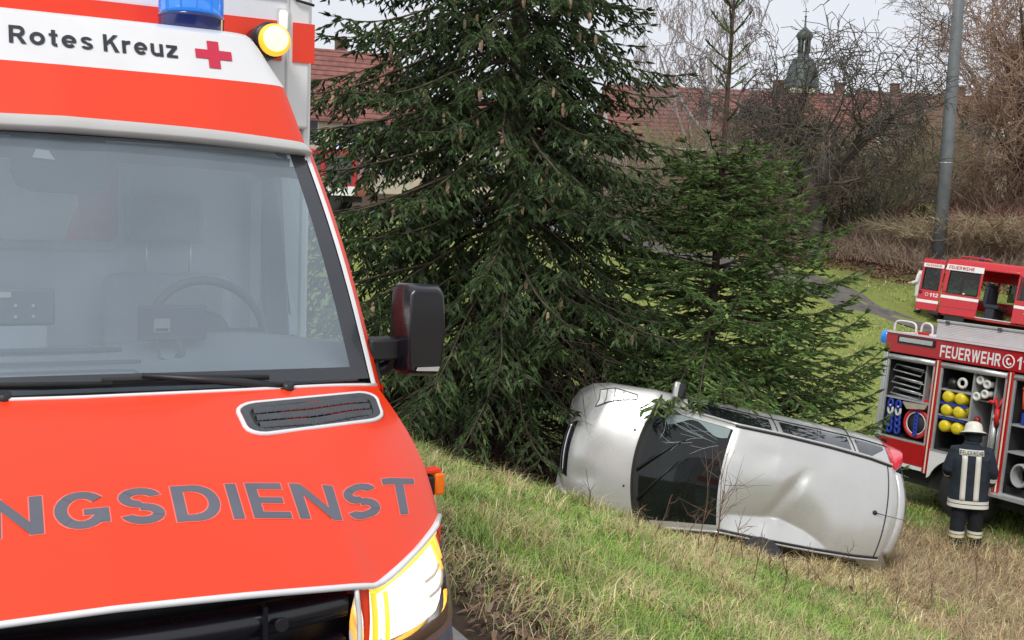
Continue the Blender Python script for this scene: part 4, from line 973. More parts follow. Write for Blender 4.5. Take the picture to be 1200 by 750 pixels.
# underbody, cabin
m = MB(); m.box((0, 0, .2), (3.7, 1.5, .1)); m.tube([(1.2, .2, .16), (0, .25, .13), (-1.7, .3, .15)], .04, 8); m.tube([(1.3, -.75, .27), (1.3, .75, .27)], .035, 8); m.tube([(-1.28, -.75, .27), (-1.28, .75, .27)], .05, 8); m.build('underbody', under_m, car)
m = MB()
for sg in (-1, 1): m.box((.15, sg * .37, .62), (.5, .48, .16)); m.box((-.12, sg * .37, .9), (.14, .46, .62)); m.box((-.14, sg * .37, 1.28), (.09, .24, .16))
m.box((-1.0, 0, .85), (.14, 1.2, .6)); m.build('seats', mat('car_seat_dark', (.035, .04, .045), .9), car, bevel=.03)
m = MB(); m.grid([[(.95, y, .98), (.75, y, 1.0), (.68, y, .9), (.68, y, .5)] for y in np.linspace(-.72, .72, 9)]); m.build('dashboard', mat('car_dash', (.03, .035, .04), .8), car)
m = MB(); m.tube([(.55 + .12 * math.cos(t) * .5, .37 + .19 * math.sin(t), .98 + .16 * math.cos(t)) for t in np.linspace(0, 6.283, 24, endpoint=False)], .016, 6, closed=True); m.build('steering_wheel', blk, car)
# debris beside the car
def atg(px, py, y0=5, y1=40):
    a, b = y0, y1
    for _ in range(40):
        c_ = (a + b) / 2; p = at(px, py, c_)
        if p[2] > gz(p[0], p[1]): a = c_
        else: b = c_
    return at(px, py, a)
q = atg(893, 655); m = MB(); m.lathe([(.24, 0), (.235, .05), (.2, .07), (.12, .05), (.001, .06)], 20, 0, Matrix.Translation(q + [0, 0, .03]) @ Matrix.Rotation(rad(38), 4, 'X') @ Matrix.Rotation(rad(10), 4, 'Y'))
tag(m.build('hubcap', mat('hubcap_grey', (.022, .022, .024), .4, var=.2)), 'dark round wheel trim lying in the grass under the silver car', 'wheel trim')
q = atg(921, 654); m = MB(); m.slab([q + v for v in np.array([(-.10, -.03, .06), (.11, -.02, .07), (.13, .03, .09), (-.02, .05, .10), (-.09, .03, .08)])], (0, 0, .015))
tag(m.build('plastic_shard', white_p), 'small white plastic shard in the grass beside the car roof', 'debris')
q = atg(985, 700); m = MB()
for k in range(9): a = R_.uniform(0, 6); p = q + np.array([R_.uniform(-.25, .25), R_.uniform(-.15, .15), .03]); m.slab([p, p + [.09 * math.cos(a), .09 * math.sin(a), .02], p + [.07 * math.cos(a + .7), .07 * math.sin(a + .7), .04]], (0, 0, .01))
tag(m.build('soil_clods', mat('dark_soil', (.05, .035, .025), .95, var=.3)), kind='stuff')
# ================================================================== FIRE ENGINE (frame: x forward from the tail, y left into the body, z up; y = 0 is the right flank)
def frame_fu(o, f, u):
    f = np.array(f, float); f /= np.linalg.norm(f); u = np.array(u, float); u -= f * (u @ f); u /= np.linalg.norm(u)
    return frame(o, f, np.cross(u, f), u)
M_FT = frame_fu((6.34, 19.16, -2.68), (.549, -.836, -.018), (.069, .024, .997))
fire_red = mat('fire_red', (.47, .006, .011), .3, var=.05, coat=.6)
dark_red = mat('dark_red', (.30, .008, .02), .35, var=.08, coat=.4)
alu = mat('aluminium', (.62, .63, .64), .35, .55, .08, 20)
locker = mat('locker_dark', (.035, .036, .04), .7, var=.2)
locker_l = mat('locker_grey', (.35, .36, .36), .6, var=.1)
yellow = mat('yellow_cylinder', (.78, .62, .02), .4, var=.06, coat=.3)
blue_st = mat('blue_strap', (.02, .05, .36), .6, var=.15)
hose_w = mat('white_hose', (.72, .72, .68), .7, var=.1)
red_eq = mat('red_equipment', (.62, .02, .02), .45, var=.1)
cream = mat('reflective_cream', (.8, .78, .62), .5, var=.05)
pinkw = mat('pale_pink_white', (.74, .66, .68), .5, var=.04)
blue_l = mat('blue_lamp', (.03, .22, .65), .2, var=.05, coat=.8, emit=(.03, .3, 1), estr=.25)
ft = thing('fire_engine', 'red and white fire engine with open equipment lockers behind the firefighter', 'fire engine', M_FT)
D = 2.45
m = MB()                                                        # shell: roof, tail wall, left wall, floor, partitions
m.box((2.0, D / 2, 2.78), (3.94, D - .02, .30)); m.box((.02, D / 2, 1.7), (.04, D - .05, 1.86)); m.box((2.0, D - .03, 1.7), (3.9, .06, 1.86)); m.box((2.0, .80, 1.7), (3.8, .05, 1.8)); sh = m.build('body_shell', fire_red, ft, bevel=.02)
m = MB()
for x0, x1 in ((.0, .075),): m.box(((x0 + x1) / 2, .01, 1.68), (x1 - x0, .07, 1.86))
m.build('corner_post', alu, ft, bevel=.01)
for xc, w_ in ((1.085, .10), (2.40, .10), (3.72, .10)):
    m = MB(); m.box((xc, .015, 1.64), (w_, .06, 1.92)); p_ = m.build('locker_post', fire_red, ft, bevel=.008)
    m = MB(); m.box((xc, -.018, 1.64), (.022, .006, 1.9)); m.build('post_stripe', cream, p_)
for x0, x1, zb in ((.075, 1.035, 1.17), (1.135, 2.35, 1.12), (2.45, 3.67, .70)):
    xm, wx = (x0 + x1) / 2, x1 - x0
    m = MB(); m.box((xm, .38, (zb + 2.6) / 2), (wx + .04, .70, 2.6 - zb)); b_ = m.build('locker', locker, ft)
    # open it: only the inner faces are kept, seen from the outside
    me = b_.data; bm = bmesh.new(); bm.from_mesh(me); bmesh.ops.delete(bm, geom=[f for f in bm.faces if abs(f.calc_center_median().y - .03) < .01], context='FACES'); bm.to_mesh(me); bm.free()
    m = MB(); m.cyl((x0 + .01, .03, 2.53), (x1 - .01, .03, 2.53), .05, .05, 14); m.build('shutter_roll', alu, ft)
    for xx in (x0 + .02, x1 - .02): m = MB(); m.box((xx, .02, (zb + 2.48) / 2), (.035, .04, 2.48 - zb)); m.build('shutter_rail', alu, ft)
    m = MB(); m.box((xm, .02, zb - .015), (wx, .07, .03)); m.build('locker_sill', alu, ft)
# red band, lettering
m = MB(); m.box((1.95, -.008, 2.78), (3.9, .02, .335)); rb = m.build('roof_band', fire_red, ft, bevel=.006)
m = MB(); m.box((.62, -.026, 2.845), (.74, .02, .12)); lv = m.build('louvre_frame', blk, rb)
m = MB(); m.box((.62, -.038, 2.85), (.66, .012, .075)); m.build('louvre', alu, rb)
m = MB(); m.box((2.0, -.024, 2.955), (3.95, .045, .03)); m.build('band_gutter', pinkw, rb)
letters('FEUERWEHR', 'lettering', white_p, rb, flat_fn((1.10, -.0215, 2.655), (1.10, 0, 0), (0, 0, .20), (0, -1, 0)), gap=.14, div=1)
letters('112', 'lettering', white_p, rb, flat_fn((2.48, -.0215, 2.655), (.32, 0, 0), (0, 0, .20), (0, -1, 0)), gap=.16, div=1)
m = MB(); m.tube([(2.335 + .095 * math.cos(t), -.022, 2.755 + .10 * math.sin(t)) for t in np.linspace(0, 6.283, 24, endpoint=False)], .012, 5, closed=True)
m.tube([(2.31, -.022, 2.80), (2.30, -.022, 2.75), (2.325, -.022, 2.71), (2.37, -.022, 2.695)], .013, 5); m.tube([(2.31, -.024, 2.80), (2.345, -.024, 2.79)], .016, 5); m.tube([(2.365, -.024, 2.70), (2.375, -.024, 2.735)], .016, 5); m.build('telephone_sign', white_p, rb)
# roof gallery: ribbed pale panel and rail
m = MB(); m.box((2.45, .05, 3.09), (3.0, .04, .27)); ga = m.build('roof_gallery', mat('gallery_white', (.70, .69, .70), .5, var=.04), ft)
m = MB()
for z in np.linspace(2.985, 3.19, 9): m.box((2.45, .027, z), (2.98, .008, .009))
m.build('gallery_ribs', pinkw, ga)['kind'] = 'stuff'
m = MB(); m.box((2.45, .04, 3.245), (3.02, .07, .04)); m.build('gallery_rail', alu, ga, bevel=.008)
for x in (1.15, 2.1, 3.0):
    m = MB(); m.box((x, .01, 3.235), (.07, .03, .05)); m.build('rail_clip', dgrey, ga)
for x in (.0,):
    m = MB(); m.tube(curve([(.04, .12, 2.95), (.05, .12, 3.10), (.12, .12, 3.15), (.38, .12, 3.15), (.47, .12, 3.10), (.48, .12, 2.95)], 20), .018, 8); m.build('ladder_hoop', white_p, ft)
    m = MB(); m.tube(curve([(.52, .2, 2.95), (.53, .2, 3.10), (.58, .2, 3.16), (.68, .2, 3.16), (.74, .2, 3.10), (.75, .2, 2.95)], 20), .018, 8); m.build('ladder_hoop', white_p, ft)
m = MB(); m.box((.58, .2, 2.98), (.16, .1, .06)); m.build('roof_fitting', red_eq, ft)
m = MB(); m.box((.45, .6, 2.945), (.8, .9, .03)); m.build('roof_deck', pinkw, ft)
m = MB(); m.lathe([(.09, 0), (.095, .16), (.06, .22), (.001, .23)], 18, 0, Matrix.Translation((-.06, .06, 2.74))); m.build('corner_beacon', blue_l, ft)
# lower flank: red drawer, white panel with wheel arch, wheel
m = MB(); m.box((.57, .01, .955), (.92, .05, .37)); dr = m.build('drawer', fire_red, ft, bevel=.01)
m = MB(); m.box((.57, -.018, .735), (.92, .02, .06)); m.build('drawer_stripe', white_p, dr)
m = MB(); m.box((.22, -.02, 1.06), (.10, .02, .06)); m.build('drawer_latch', blk, dr)
xw, zw, rw_ = 1.82, .52, .66
P = [(1.135, 0, 1.08), (1.135, 0, .62)] + [(xw + rw_ * math.cos(a), 0, zw + rw_ * .82 * math.sin(a)) for a in np.linspace(rad(165), rad(15), 18)] + [(2.35, 0, .70), (2.35, 0, 1.08)]
P = [p for p in P if 1.13 <= p[0] <= 2.40]
m = MB()
top = [(p[0], -.01, 1.09) for p in P[1:-1]]
for k in range(len(top) - 1):
    a, b, c, d = P[1 + k], P[2 + k], top[k + 1], top[k]
    m.add([(a[0], -.012, a[2]), (b[0], -.012, b[2]), c, d], [(0, 1, 2, 3)])
fl_ = m.build('flank_panel', white_p, ft, solid=.02)
m = MB(); m.box((2.22, -.026, 1.0), (.09, .012, .045)); m.build('reflector', mat('orange_reflector', (.8, .2, .03), .3, var=.1), fl_)
for wx in (1.82, 5.3):
    for wy, sg in ((.22, -1), (D - .22, 1)): wheel(ft, (wx, wy, .50), .50, .32, (0, sg, 0))
m = MB(); m.box((1.8, .6, .75), (1.3, .9, .5)); m.build('wheel_housing', rubber, ft)
m = MB(); m.box((2.0, D / 2, .62), (3.8, D - .3, .36)); m.build('chassis', rubber, ft)
# cab (mostly beyond the picture's edge)
m = MB(); m.box((5.3, D / 2, 1.75), (2.6, D, 2.1)); cb_ = m.build('cab', fire_red, ft, bevel=.12)
for x0, x1 in ((4.2, 5.1), (5.3, 6.2)):
    m = MB(); m.box(((x0 + x1) / 2, -.012, 2.25), (x1 - x0, .02, .75)); m.build('cab_window', dark_glass, cb_, bevel=.01)
m = MB(); m.box((6.61, D / 2, 2.15), (.02, 2.1, .95)); m.build('cab_windscreen', dark_glass, cb_)
m = MB(); m.box((6.1, D / 2, 2.87), (.4, 1.8, .14)); m.build('light_bar', blue_l, cb_, bevel=.03)
# ---- what lies in the lockers: things of their own
def put(m, name, mt, label, cat, group=None):
    o = m.build(name, mt, None); o.matrix_world = M_FT; return tag(o, label, cat, group)
for k, z in enumerate((2.40, 2.19, 2.00)):
    m = MB(); x0, x1, y = .14, .74, .10
    m.tube([(x0 + .05, .12, z), (x1, .12, z - .03), (x1 - .03, .10, z - .14), (x0, .10, z - .10)], .014, 6, closed=True)
    m.tube([(x0 + .02, .3, z - .05), (x1 - .02, .3, z - .08)], .012, 6)
    put(m, 'stretcher_frame', alu, ('uppermost', 'middle', 'lowest')[k] + ' of the three white tubular racks in the rear locker', 'rack', 'tubular racks in the rear locker')
m = MB(); m.box((.80, .36, 2.1), (.03, .5, .82)); m.box((.55, .36, 1.83), (.94, .6, .03)); o = m.build('locker_shelf', locker_l, ft)
m = MB(); m.box((.92, .2, 1.86), (.2, .2, .05)); m.box((.92, .2, 2.12), (.1, .12, .1)); m.cyl((.92, .2, 1.9), (.92, .2, 2.05), .05, .06, 10); put(m, 'pump', red_eq, 'small red pump on the upper right shelf of the rear locker', 'pump')
m = MB(); m.slab([(.45, .04, 1.79), (.95, .04, 1.81), (.90, .04, 1.73), (.55, .04, 1.68)], (0, .3, 0)); put(m, 'tarpaulin', mat('tarp_tan', (.42, .36, .28), .9, var=.2), 'tan folded tarpaulin above the red hose reel', 'tarpaulin')
for k, x in enumerate((.20, .36)):
    m = MB()
    for q in range(5):
        z = 1.72 - .11 * q; m.tube([(x + .045 * math.cos(t), .07 + .01 * q, z + .07 * math.sin(t)) for t in np.linspace(0, 6.28, 12, endpoint=False)], .024, 6, 0 if q == 1 else 1, closed=True)
    o = m.build('rope_bundle', [hose_w, blue_st]); o.matrix_world = M_FT; tag(o, ('blue and white rope bundle hanging at the left edge of the rear locker', 'blue and white rope bundle hanging beside the red hose reel')[k], 'rope', 'rope bundles in the rear locker')
reel = thing('hose_reel', 'round red hose reel with a blue strap in the rear locker', 'hose reel', M_FT @ Matrix.Translation((.73, .12, 1.46)))
m = MB(); m.tube([(.23 * math.cos(t), 0, .23 * math.sin(t)) for t in np.linspace(0, 6.283, 28, endpoint=False)], .035, 8, closed=True); m.tube([(.235 * math.cos(t), .16, .235 * math.sin(t)) for t in np.linspace(0, 6.283, 28, endpoint=False)], .035, 8, closed=True); m.build('rim', red_eq, reel)
m = MB(); m.tube([(.185 * math.cos(t), -.02, .185 * math.sin(t)) for t in np.linspace(0, 6.283, 28, endpoint=False)], .012, 6, closed=True); m.build('trim_ring', pinkw, reel)
m = MB(); m.lathe([(.21, -.1), (.21, .1)], 20, 0, Matrix.Translation((0, .1, 0)) @ Matrix.Rotation(rad(90), 4, 'X')); m.build('drum', locker, reel)
m = MB()
for q in range(6): m.tube([(.01 + .03 * math.cos(t), -.04, .15 - .065 * q + .045 * math.sin(t)) for t in np.linspace(0, 6.28, 10, endpoint=False)], .018, 5, closed=True)
m.build('strap', blue_st, reel)
m = MB(); m.box((1.73, .36, 1.85), (.03, .6, 1.45)); m.box((1.43, .36, 2.13), (.58, .6, .03)); m.box((1.43, .3, 1.70), (.58, .5, .025)); m.box((1.88, .4, 2.05), (.27, .5, .02)); m.build('locker_shelf', locker_l, ft)
rows_ = ('top', 'middle', 'bottom')
for r_, z in enumerate((2.02, 1.80, 1.53)):
    for c_, x in enumerate((1.30, 1.53)):
        m = MB(); Mx = Matrix.Translation((x, .10, z)) @ Matrix.Rotation(rad(90), 4, 'X')
        m.lathe([(.03, .09), (.075, .085), (.098, .05), (.1, 0), (.1, -.4), (.06, -.46)], 16, 0, Mx); cy_ = m.build('air_cylinder', yellow); cy_.matrix_world = M_FT
        tag(cy_, f"yellow air cylinder, {('left', 'right')[c_]} one in the {rows_[r_]} row of the middle locker", 'air cylinder', 'yellow air cylinders')
m = MB(); m.box((1.42, .06, 1.905), (.5, .03, .05)); m.box((1.42, .06, 1.66), (.5, .02, .03)); put(m, 'blue_strap', blue_st, 'dark blue strap across the yellow air cylinders', 'strap')
m = MB(); m.tube([(1.52 + .07 * math.cos(t), .08, 2.28 + .07 * math.sin(t)) for t in np.linspace(0, 6.28, 16, endpoint=False)], .026, 6, closed=True); put(m, 'hose_coil', hose_w, 'white coil hanging above the yellow air cylinders', 'hose')
m = MB(); m.lathe([(.11, 0), (.11, .1), (.08, .16), (.001, .19)], 14, 0, Matrix.Translation((1.28, .2, 2.16))); put(m, 'breathing_mask', blk, 'black breathing mask on the shelf above the yellow cylinders', 'mask')
for k, (x, z) in enumerate(((1.83, 2.38), (1.96, 2.33), (1.94, 2.17), (1.80, 2.11))):
    m = MB(); m.tube([(x + .052 * math.cos(t), .08, z + .052 * math.sin(t)) for t in np.linspace(0, 6.28, 14, endpoint=False)], .024, 6, closed=True); m.cyl((x, .1, z), (x, .35, z), .05, .05, 12)
    put(m, 'rolled_hose', hose_w, ('upper left', 'upper right', 'lower right', 'lower left')[k] + ' of the four rolled white hoses in the middle locker', 'hose', 'rolled white hoses')
for k, (x, mt_, h_) in enumerate(((1.84, dark_red, .5), (2.26, alu, .55), (2.15, alu, .6))):
    m = MB(); m.cyl((x, .12, 1.2), (x, .12, 1.2 + h_), .045, .04, 12); m.lathe([(.055, 0), (.05, .05), (.025, .09)], 12, 0, Matrix.Translation((x, .12, 1.2 + h_)))
    put(m, 'fire_extinguisher' if k == 0 else 'branch_pipe', mt_, ('dark red extinguisher below the rolled hoses', 'right of two silver branch pipes in the middle locker', 'left of two silver branch pipes in the middle locker')[k], 'extinguisher' if k == 0 else 'branch pipe')
m = MB(); m.tube([(2.14, .08, 2.15), (2.2, .08, 1.95), (2.27, .08, 2.15)], .028, 7); m.tube([(2.2, .08, 1.98), (2.21, .08, 1.72)], .045, 8); m.lathe([(.06, 0), (.05, .05)], 10, 0, Matrix.Translation((2.09, .08, 2.05))); put(m, 'standpipe', red_eq, 'red forked standpipe upright in the middle locker', 'standpipe')
m = MB(); m.box((2.07, .4, 1.85), (.03, .5, 1.4)); m.build('locker_divider', locker_l, ft)
m = MB(); m.cyl((2.62, .1, 2.05), (2.60, .1, 2.35), .03, .03, 8); m.cyl((2.60, .1, 2.35), (2.6, .1, 2.42), .05, .02, 8); put(m, 'traffic_cone', mat('cone_orange', (.85, .12, .03), .5), 'orange cone in the upper front locker', 'cone')
m = MB(); m.box((2.75, .25, 1.9), (.3, .3, .18)); put(m, 'blue_case', blue_st, 'blue case on the front locker shelf', 'case')
m = MB(); m.box((3.05, .36, 1.78), (1.2, .6, .03)); m.box((3.05, .36, 1.35), (1.2, .6, .03)); m.build('locker_shelf', locker_l, ft)
m = MB()
for q in range(7): m.tube([(2.72 + .13 * math.cos(t), .05 + .045 * q, 1.02 + .17 * math.sin(t)) for t in np.linspace(0, 6.283, 20, endpoint=False)], .02, 6, closed=True)
put(m, 'cable_drum', locker_l, 'grey cable drum low in the front locker', 'cable drum')
m = MB(); m.box((3.2, .05, .66), (1.7, .5, .04)); m.build('footboard', alu, ft)

# ================================================================== RED CREW VAN (same frame convention)
M_VN = frame_fu((15.74, 41.15, -1.46), (.776, -.627, -.071), (.157, .082, .984)) @ Matrix.Scale(1.07, 4)
vn = thing('fire_van', 'red fire brigade van on the path with its rear and sliding doors open', 'van', M_VN)
van_red = mat('van_red', (.55, .008, .014), .28, var=.04, coat=.6)
DV = 1.95
def vpanel(name, poly, mt, parent=None, th=.04, y=0.0):
    m = MB(); m.slab([(x, y, z) for x, z in poly], (0, th, 0)); return m.build(name, mt, parent or vn)
# right flank: quarter panel with window hole, framing
m = MB()
for x0, x1, z0, z1 in ((0, 1.27, .45, 1.22), (0, 1.27, 1.98, 2.15), (0, .16, 1.22, 1.98), (1.17, 1.27, 1.22, 1.98), (2.42, 2.6, .45, 2.15), (1.27, 2.42, 2.12, 2.2), (1.27, 2.42, .40, .52), (3.5, 5.0, .45, 1.25)):
    m.box(((x0 + x1) / 2, .02, (z0 + z1) / 2), (x1 - x0, .05, z1 - z0))
m.box((2.2, DV - .02, .85), (4.4, .05, .8)); m.box((1.4, DV - .02, 2.05), (2.8, .05, .2)); m.box((.05, DV - .02, 1.6), (.1, .05, .8)); m.box((1.3, DV - .02, 1.6), (.1, .05, .8)); m.box((2.6, DV - .02, 1.6), (.1, .05, .8))
m.box((1.8, DV / 2, .45), (3.5, DV - .1, .08))
m.box((4.5, DV / 2, .95), (1.2, DV - .02, .6))
m.build('body', van_red, vn, bevel=.02)
m = MB(); G = []
for x in (0, .05, .4, 1.5, 2.6, 3.4):
    dz = 0 if x > .1 else -.03; zt = 2.46 + dz - (.08 if x > 3 else 0)
    G.append([(x, .0, 2.13), (x, .05, 2.30), (x, .16, zt - .03), (x, .5, zt + .02), (x, DV / 2, zt + .03), (x, DV - .5, zt + .02), (x, DV - .16, zt - .03), (x, DV - .05, 2.30), (x, DV, 2.13)])
G.append([(3.75, y * 1.0, 2.13 + (z - 2.13) * .3) for (x, y, z) in G[-1]])
m.grid(G); rf = m.build('roof', van_red, vn)
m = MB(); m.grid([[(3.75, y, 2.2 - .0), (4.25, y, 1.65), (4.45, y, 1.25)] for y in np.linspace(.08, DV - .08, 7)]); m.build('windscreen', dark_glass, vn)
m = MB(); m.slab([(.0, -.012, 2.0), (1.27, -.012, 2.0), (1.27, -.012, 2.2), (.03, -.002, 2.2)], (0, .012, 0)); st_ = m.build('upper_stripe', white_p, vn)
letters('FEUERWEHR', 'lettering', fire_red, st_, flat_fn((.10, -.0165, 2.04), (.85, 0, 0), (0, 0, .12), (0, -1, 0)), gap=.14, div=1)
m = MB(); m.box((.635, -.010, 1.06), (1.27, .012, .10)); m.build('side_stripe', white_p, vn)
m = MB(); m.box((.635, -.009, .72), (1.25, .010, .012)); m.box((1.14, -.009, 1.14), (.10, .012, .13)); m.build('panel_seam', dark_red, vn)
m = MB(); m.box((.665, .03, 1.60), (1.06, .02, .80)); wn_ = m.build('side_window', glass('van_glass', (.35, .42, .42), 1.55), vn)
m = MB(); m.tube([(.15, -.008, 1.21), (.17, -.006, 1.98), (1.18, -.006, 1.98), (1.18, -.008, 1.21)], .03, 6, closed=True); m.build('window_seal', blk, wn_)
m = MB(); m.box((.75, -.03, 1.235), (.07, .03, .04)); m.build('handle', white_p, vn)
# sliding door opening with seats behind, sill
m = MB(); m.box((1.85, -.01, .50), (1.18, .06, .035)); m.build('door_sill', alu, vn)
for k, (x, y) in enumerate(((1.45, .35), (1.45, .80), (1.45, 1.25), (2.75, .45), (2.75, 1.45))):
    m = MB(); m.box((x + .2, y, .95), (.48, .42, .14)); m.box((x - .03, y, 1.3), (.13, .42, .62)); m.box((x - .04, y, 1.70), (.09, .24, .16)); m.box((x + .18, y, .7), (.3, .36, .4)); m.build('seat', mat('van_seat', (.03, .035, .05), .9, var=.1), vn, bevel=.03)
m = MB(); m.box((2.1, DV - .06, 1.62), (.85, .012, .62)); m.build('far_window', glass('van_glass', (.35, .42, .42)), vn)
# doors
rd_ = MB(); y_ = -.03
for x0, x1, z0, z1 in ((-.78, -.03, .50, 1.22), (-.78, -.03, 1.98, 2.30), (-.78, -.68, 1.22, 1.98), (-.13, -.03, 1.22, 1.98)): rd_.box(((x0 + x1) / 2, y_, (z0 + z1) / 2), (x1 - x0, .06, z1 - z0))
rdo = rd_.build('rear_door', van_red, vn, bevel=.012)
m = MB(); m.box((-.405, y_, 1.60), (.56, .02, .77)); m.build('door_pane', glass('van_glass'), rdo)
m = MB(); m.tube([(-.69, y_ - .035, 1.23), (-.68, y_ - .035, 1.97), (-.13, y_ - .035, 1.97), (-.13, y_ - .035, 1.23)], .025, 6, closed=True); m.build('door_seal', blk, rdo)
for q_ in ((2.07, .70, .13), (.80, .74, .10)): m = MB(); m.box((-.40, y_ - .034, q_[0]), (q_[1], .010, q_[2])); m.build('door_stripe', white_p, rdo)
letters('112', 'lettering', white_p, rdo, flat_fn((-.37, y_ - .036, .98), (.30, 0, 0), (0, 0, .13), (0, -1, 0)), gap=.16, div=1)
letters('FEUERWEHR', 'lettering', fire_red, rdo, flat_fn((-.68, y_ - .0405, 2.03), (.55, 0, 0), (0, 0, .08), (0, -1, 0)), gap=.14, div=1)
m = MB(); m.tube([(-.47 + .05 * math.cos(t), y_ - .036, 1.045 + .055 * math.sin(t)) for t in np.linspace(0, 6.283, 14, endpoint=False)], .010, 4, closed=True); m.build('telephone_sign', white_p, rdo)
m = MB(); m.box((-.70, y_ - .03, 1.10), (.10, .03, .12)); m.build('door_handle', blk, rdo)
m = MB(); m.box((-.1, .5, .42), (.35, 1.4, .14)); m.build('rear_step', blk, vn, bevel=.03)
fd = Matrix.Translation((3.5, .0, 0)) @ Matrix.Rotation(rad(14), 4, 'Z')
m = MB()
for x0, x1, z0, z1 in ((-1.05, 0, .48, 1.25), (-1.05, -.97, 1.25, 2.05), (-1.05, -.35, 2.0, 2.08)): m.box(((x0 + x1) / 2, -.03, (z0 + z1) / 2), (x1 - x0, .06, z1 - z0))
m.bar((-.38, -.03, 2.04), (-.02, -.03, 1.25), .06, .07); fdo = m.build('front_door', van_red, vn); fdo.matrix_local = fd
m = MB(); m.add([(-.97, -.03, 1.25), (-.05, -.03, 1.25), (-.38, -.03, 2.0), (-.97, -.03, 2.0)], [(0, 1, 2, 3)]); m.build('door_pane', glass('van_glass'), fdo)
m = MB(); m.box((-.55, -.065, 1.02), (1.0, .010, .10)); m.build('door_stripe', white_p, fdo)
m = MB(); m.slab([(-.70, -.072, 1.13), (-.46, -.072, 1.13), (-.46, -.072, .98), (-.58, -.072, .87), (-.70, -.072, .98)], (0, .012, 0)); m.build('door_crest', fire_red, fdo)
m = MB(); m.slab([(-.63, -.080, 1.08), (-.53, -.080, 1.08), (-.54, -.080, 1.0), (-.58, -.080, .95), (-.62, -.080, 1.0)], (0, .006, 0)); m.tube(curve([(-.74, -.075, 1.17), (-.58, -.075, 1.22), (-.42, -.075, 1.17)], 8), .014, 5); m.tube(curve([(-.72, -.075, .83), (-.58, -.075, .80), (-.44, -.075, .83)], 8), .014, 5); m.build('crest_emblem', white_p, fdo)
m = MB(); m.tube([(-1.0, -.065, 1.27), (-.97, -.065, 2.0), (-.38, -.065, 2.0), (-.05, -.065, 1.27)], .022, 6, closed=True); m.build('door_seal', blk, fdo)
for wx in (.55, 4.25):
    for wy, sg in ((.14, -1), (DV - .14, 1)): wheel(vn, (wx, wy, .33), .34, .22, (0, sg, 0))
# roof lamps
m = MB(); m.box((.95, .55, 2.51), (.16, .16, .06)); m.lathe([(.07, 0), (.07, .11), (.04, .15), (.001, .16)], 14, 0, Matrix.Translation((.95, .55, 2.53))); m.build('roof_beacon', mat('beacon_dark', (.01, .015, .07), .2, var=.1, coat=.6), vn)
m = MB(); m.tube([(.3, .45, 2.47), (.32, .45, 2.56), (.7, .45, 2.57), (1.3, .45, 2.55), (1.35, .45, 2.47)], .03, 6); m.build('roof_rack', van_red, vn)
m = MB(); m.box((2.95, DV / 2, 2.5), (.30, 1.3, .12)); m.build('light_bar', mat('lightbar_blue', (.012, .03, .16), .2, var=.1, coat=.6), vn, bevel=.03)
vs_ = mat('hi_vis_yellow', (.62, .80, .05), .7, var=.1)
m = MB(); G = []
for i, z in enumerate(np.linspace(1.85, 1.2, 8)):
    G.append([(2.95 + .16 * math.cos(t) * (.6 + .08 * i), .45 + .2 * math.sin(t) * (.6 + .07 * i), z) for t in np.linspace(0, 6.283, 13)])
m.grid(G); o = m.build('safety_vest', vs_); o.matrix_world = M_VN; tag(o, "yellow-green safety vest seen through the red van's front door window", 'vest')

# ================================================================== FAR FIRE ENGINE behind the spruce
M_FF = frame_fu(np.append(at(432, 246, 57)[:2], gz(*at(432, 246, 57)[:2]) + .06), (-1, .12, 0), (0, 0, 1))
ff = thing('fire_engine', 'distant red fire engine with blue lights half hidden by the tall spruce', 'fire engine', M_FF)
m = MB(); m.box((2.6, 1.2, 1.95), (5.2, 2.4, 2.3)); m.build('body', fire_red, ff, bevel=.06)
m = MB(); m.box((2.6, -.012, 1.05), (5.0, .02, .45)); m.box((2.6, 2.412, 1.05), (5.0, .02, .45)); m.build('stripe', white_p, ff)
for k in range(6): m = MB(); m.box((.9 + 1.6 * (k % 3), -.014 if k < 3 else 2.414, 2.1), (1.3, .02, 1.4)); m.build('shutter', dgrey, ff)
m = MB(); m.box((6.3, 1.2, 1.9), (2.0, 2.35, 2.3)); c_ = m.build('cab', fire_red, ff, bevel=.12)
m = MB(); m.box((6.3, -.0, 2.3), (1.5, .03, .8)); m.build('cab_window', dark_glass, c_); m = MB(); m.box((6.3, 2.39, 2.3), (1.5, .03, .8)); m.build('cab_window', dark_glass, c_)
m = MB(); m.box((6.5, 1.2, 3.15), (.5, 2.0, .22)); m.build('light_bar', blue_l, c_)
bl_e = mat('blue_flash', (.3, .4, 1), .3, var=0, emit=(.55, .65, 1), estr=2.2)
for x, y in ((.3, .3), (.9, .3), (.3, 2.1), (1.6, .3)): m = MB(); m.lathe([(.16, 0), (.16, .26), (.05, .34)], 12, 0, Matrix.Translation((x, y, 3.1))); m.build('flashing_lamp', bl_e, ff)
for wx in (1.3, 6.2):
    for wy, sg in ((.2, -1), (2.2, 1)): wheel(ff, (wx, wy, .48), .48, .3, (0, sg, 0))
m = MB(); m.box((3.5, 1.2, .7), (6.5, 1.6, .35)); m.build('chassis', rubber, ff)
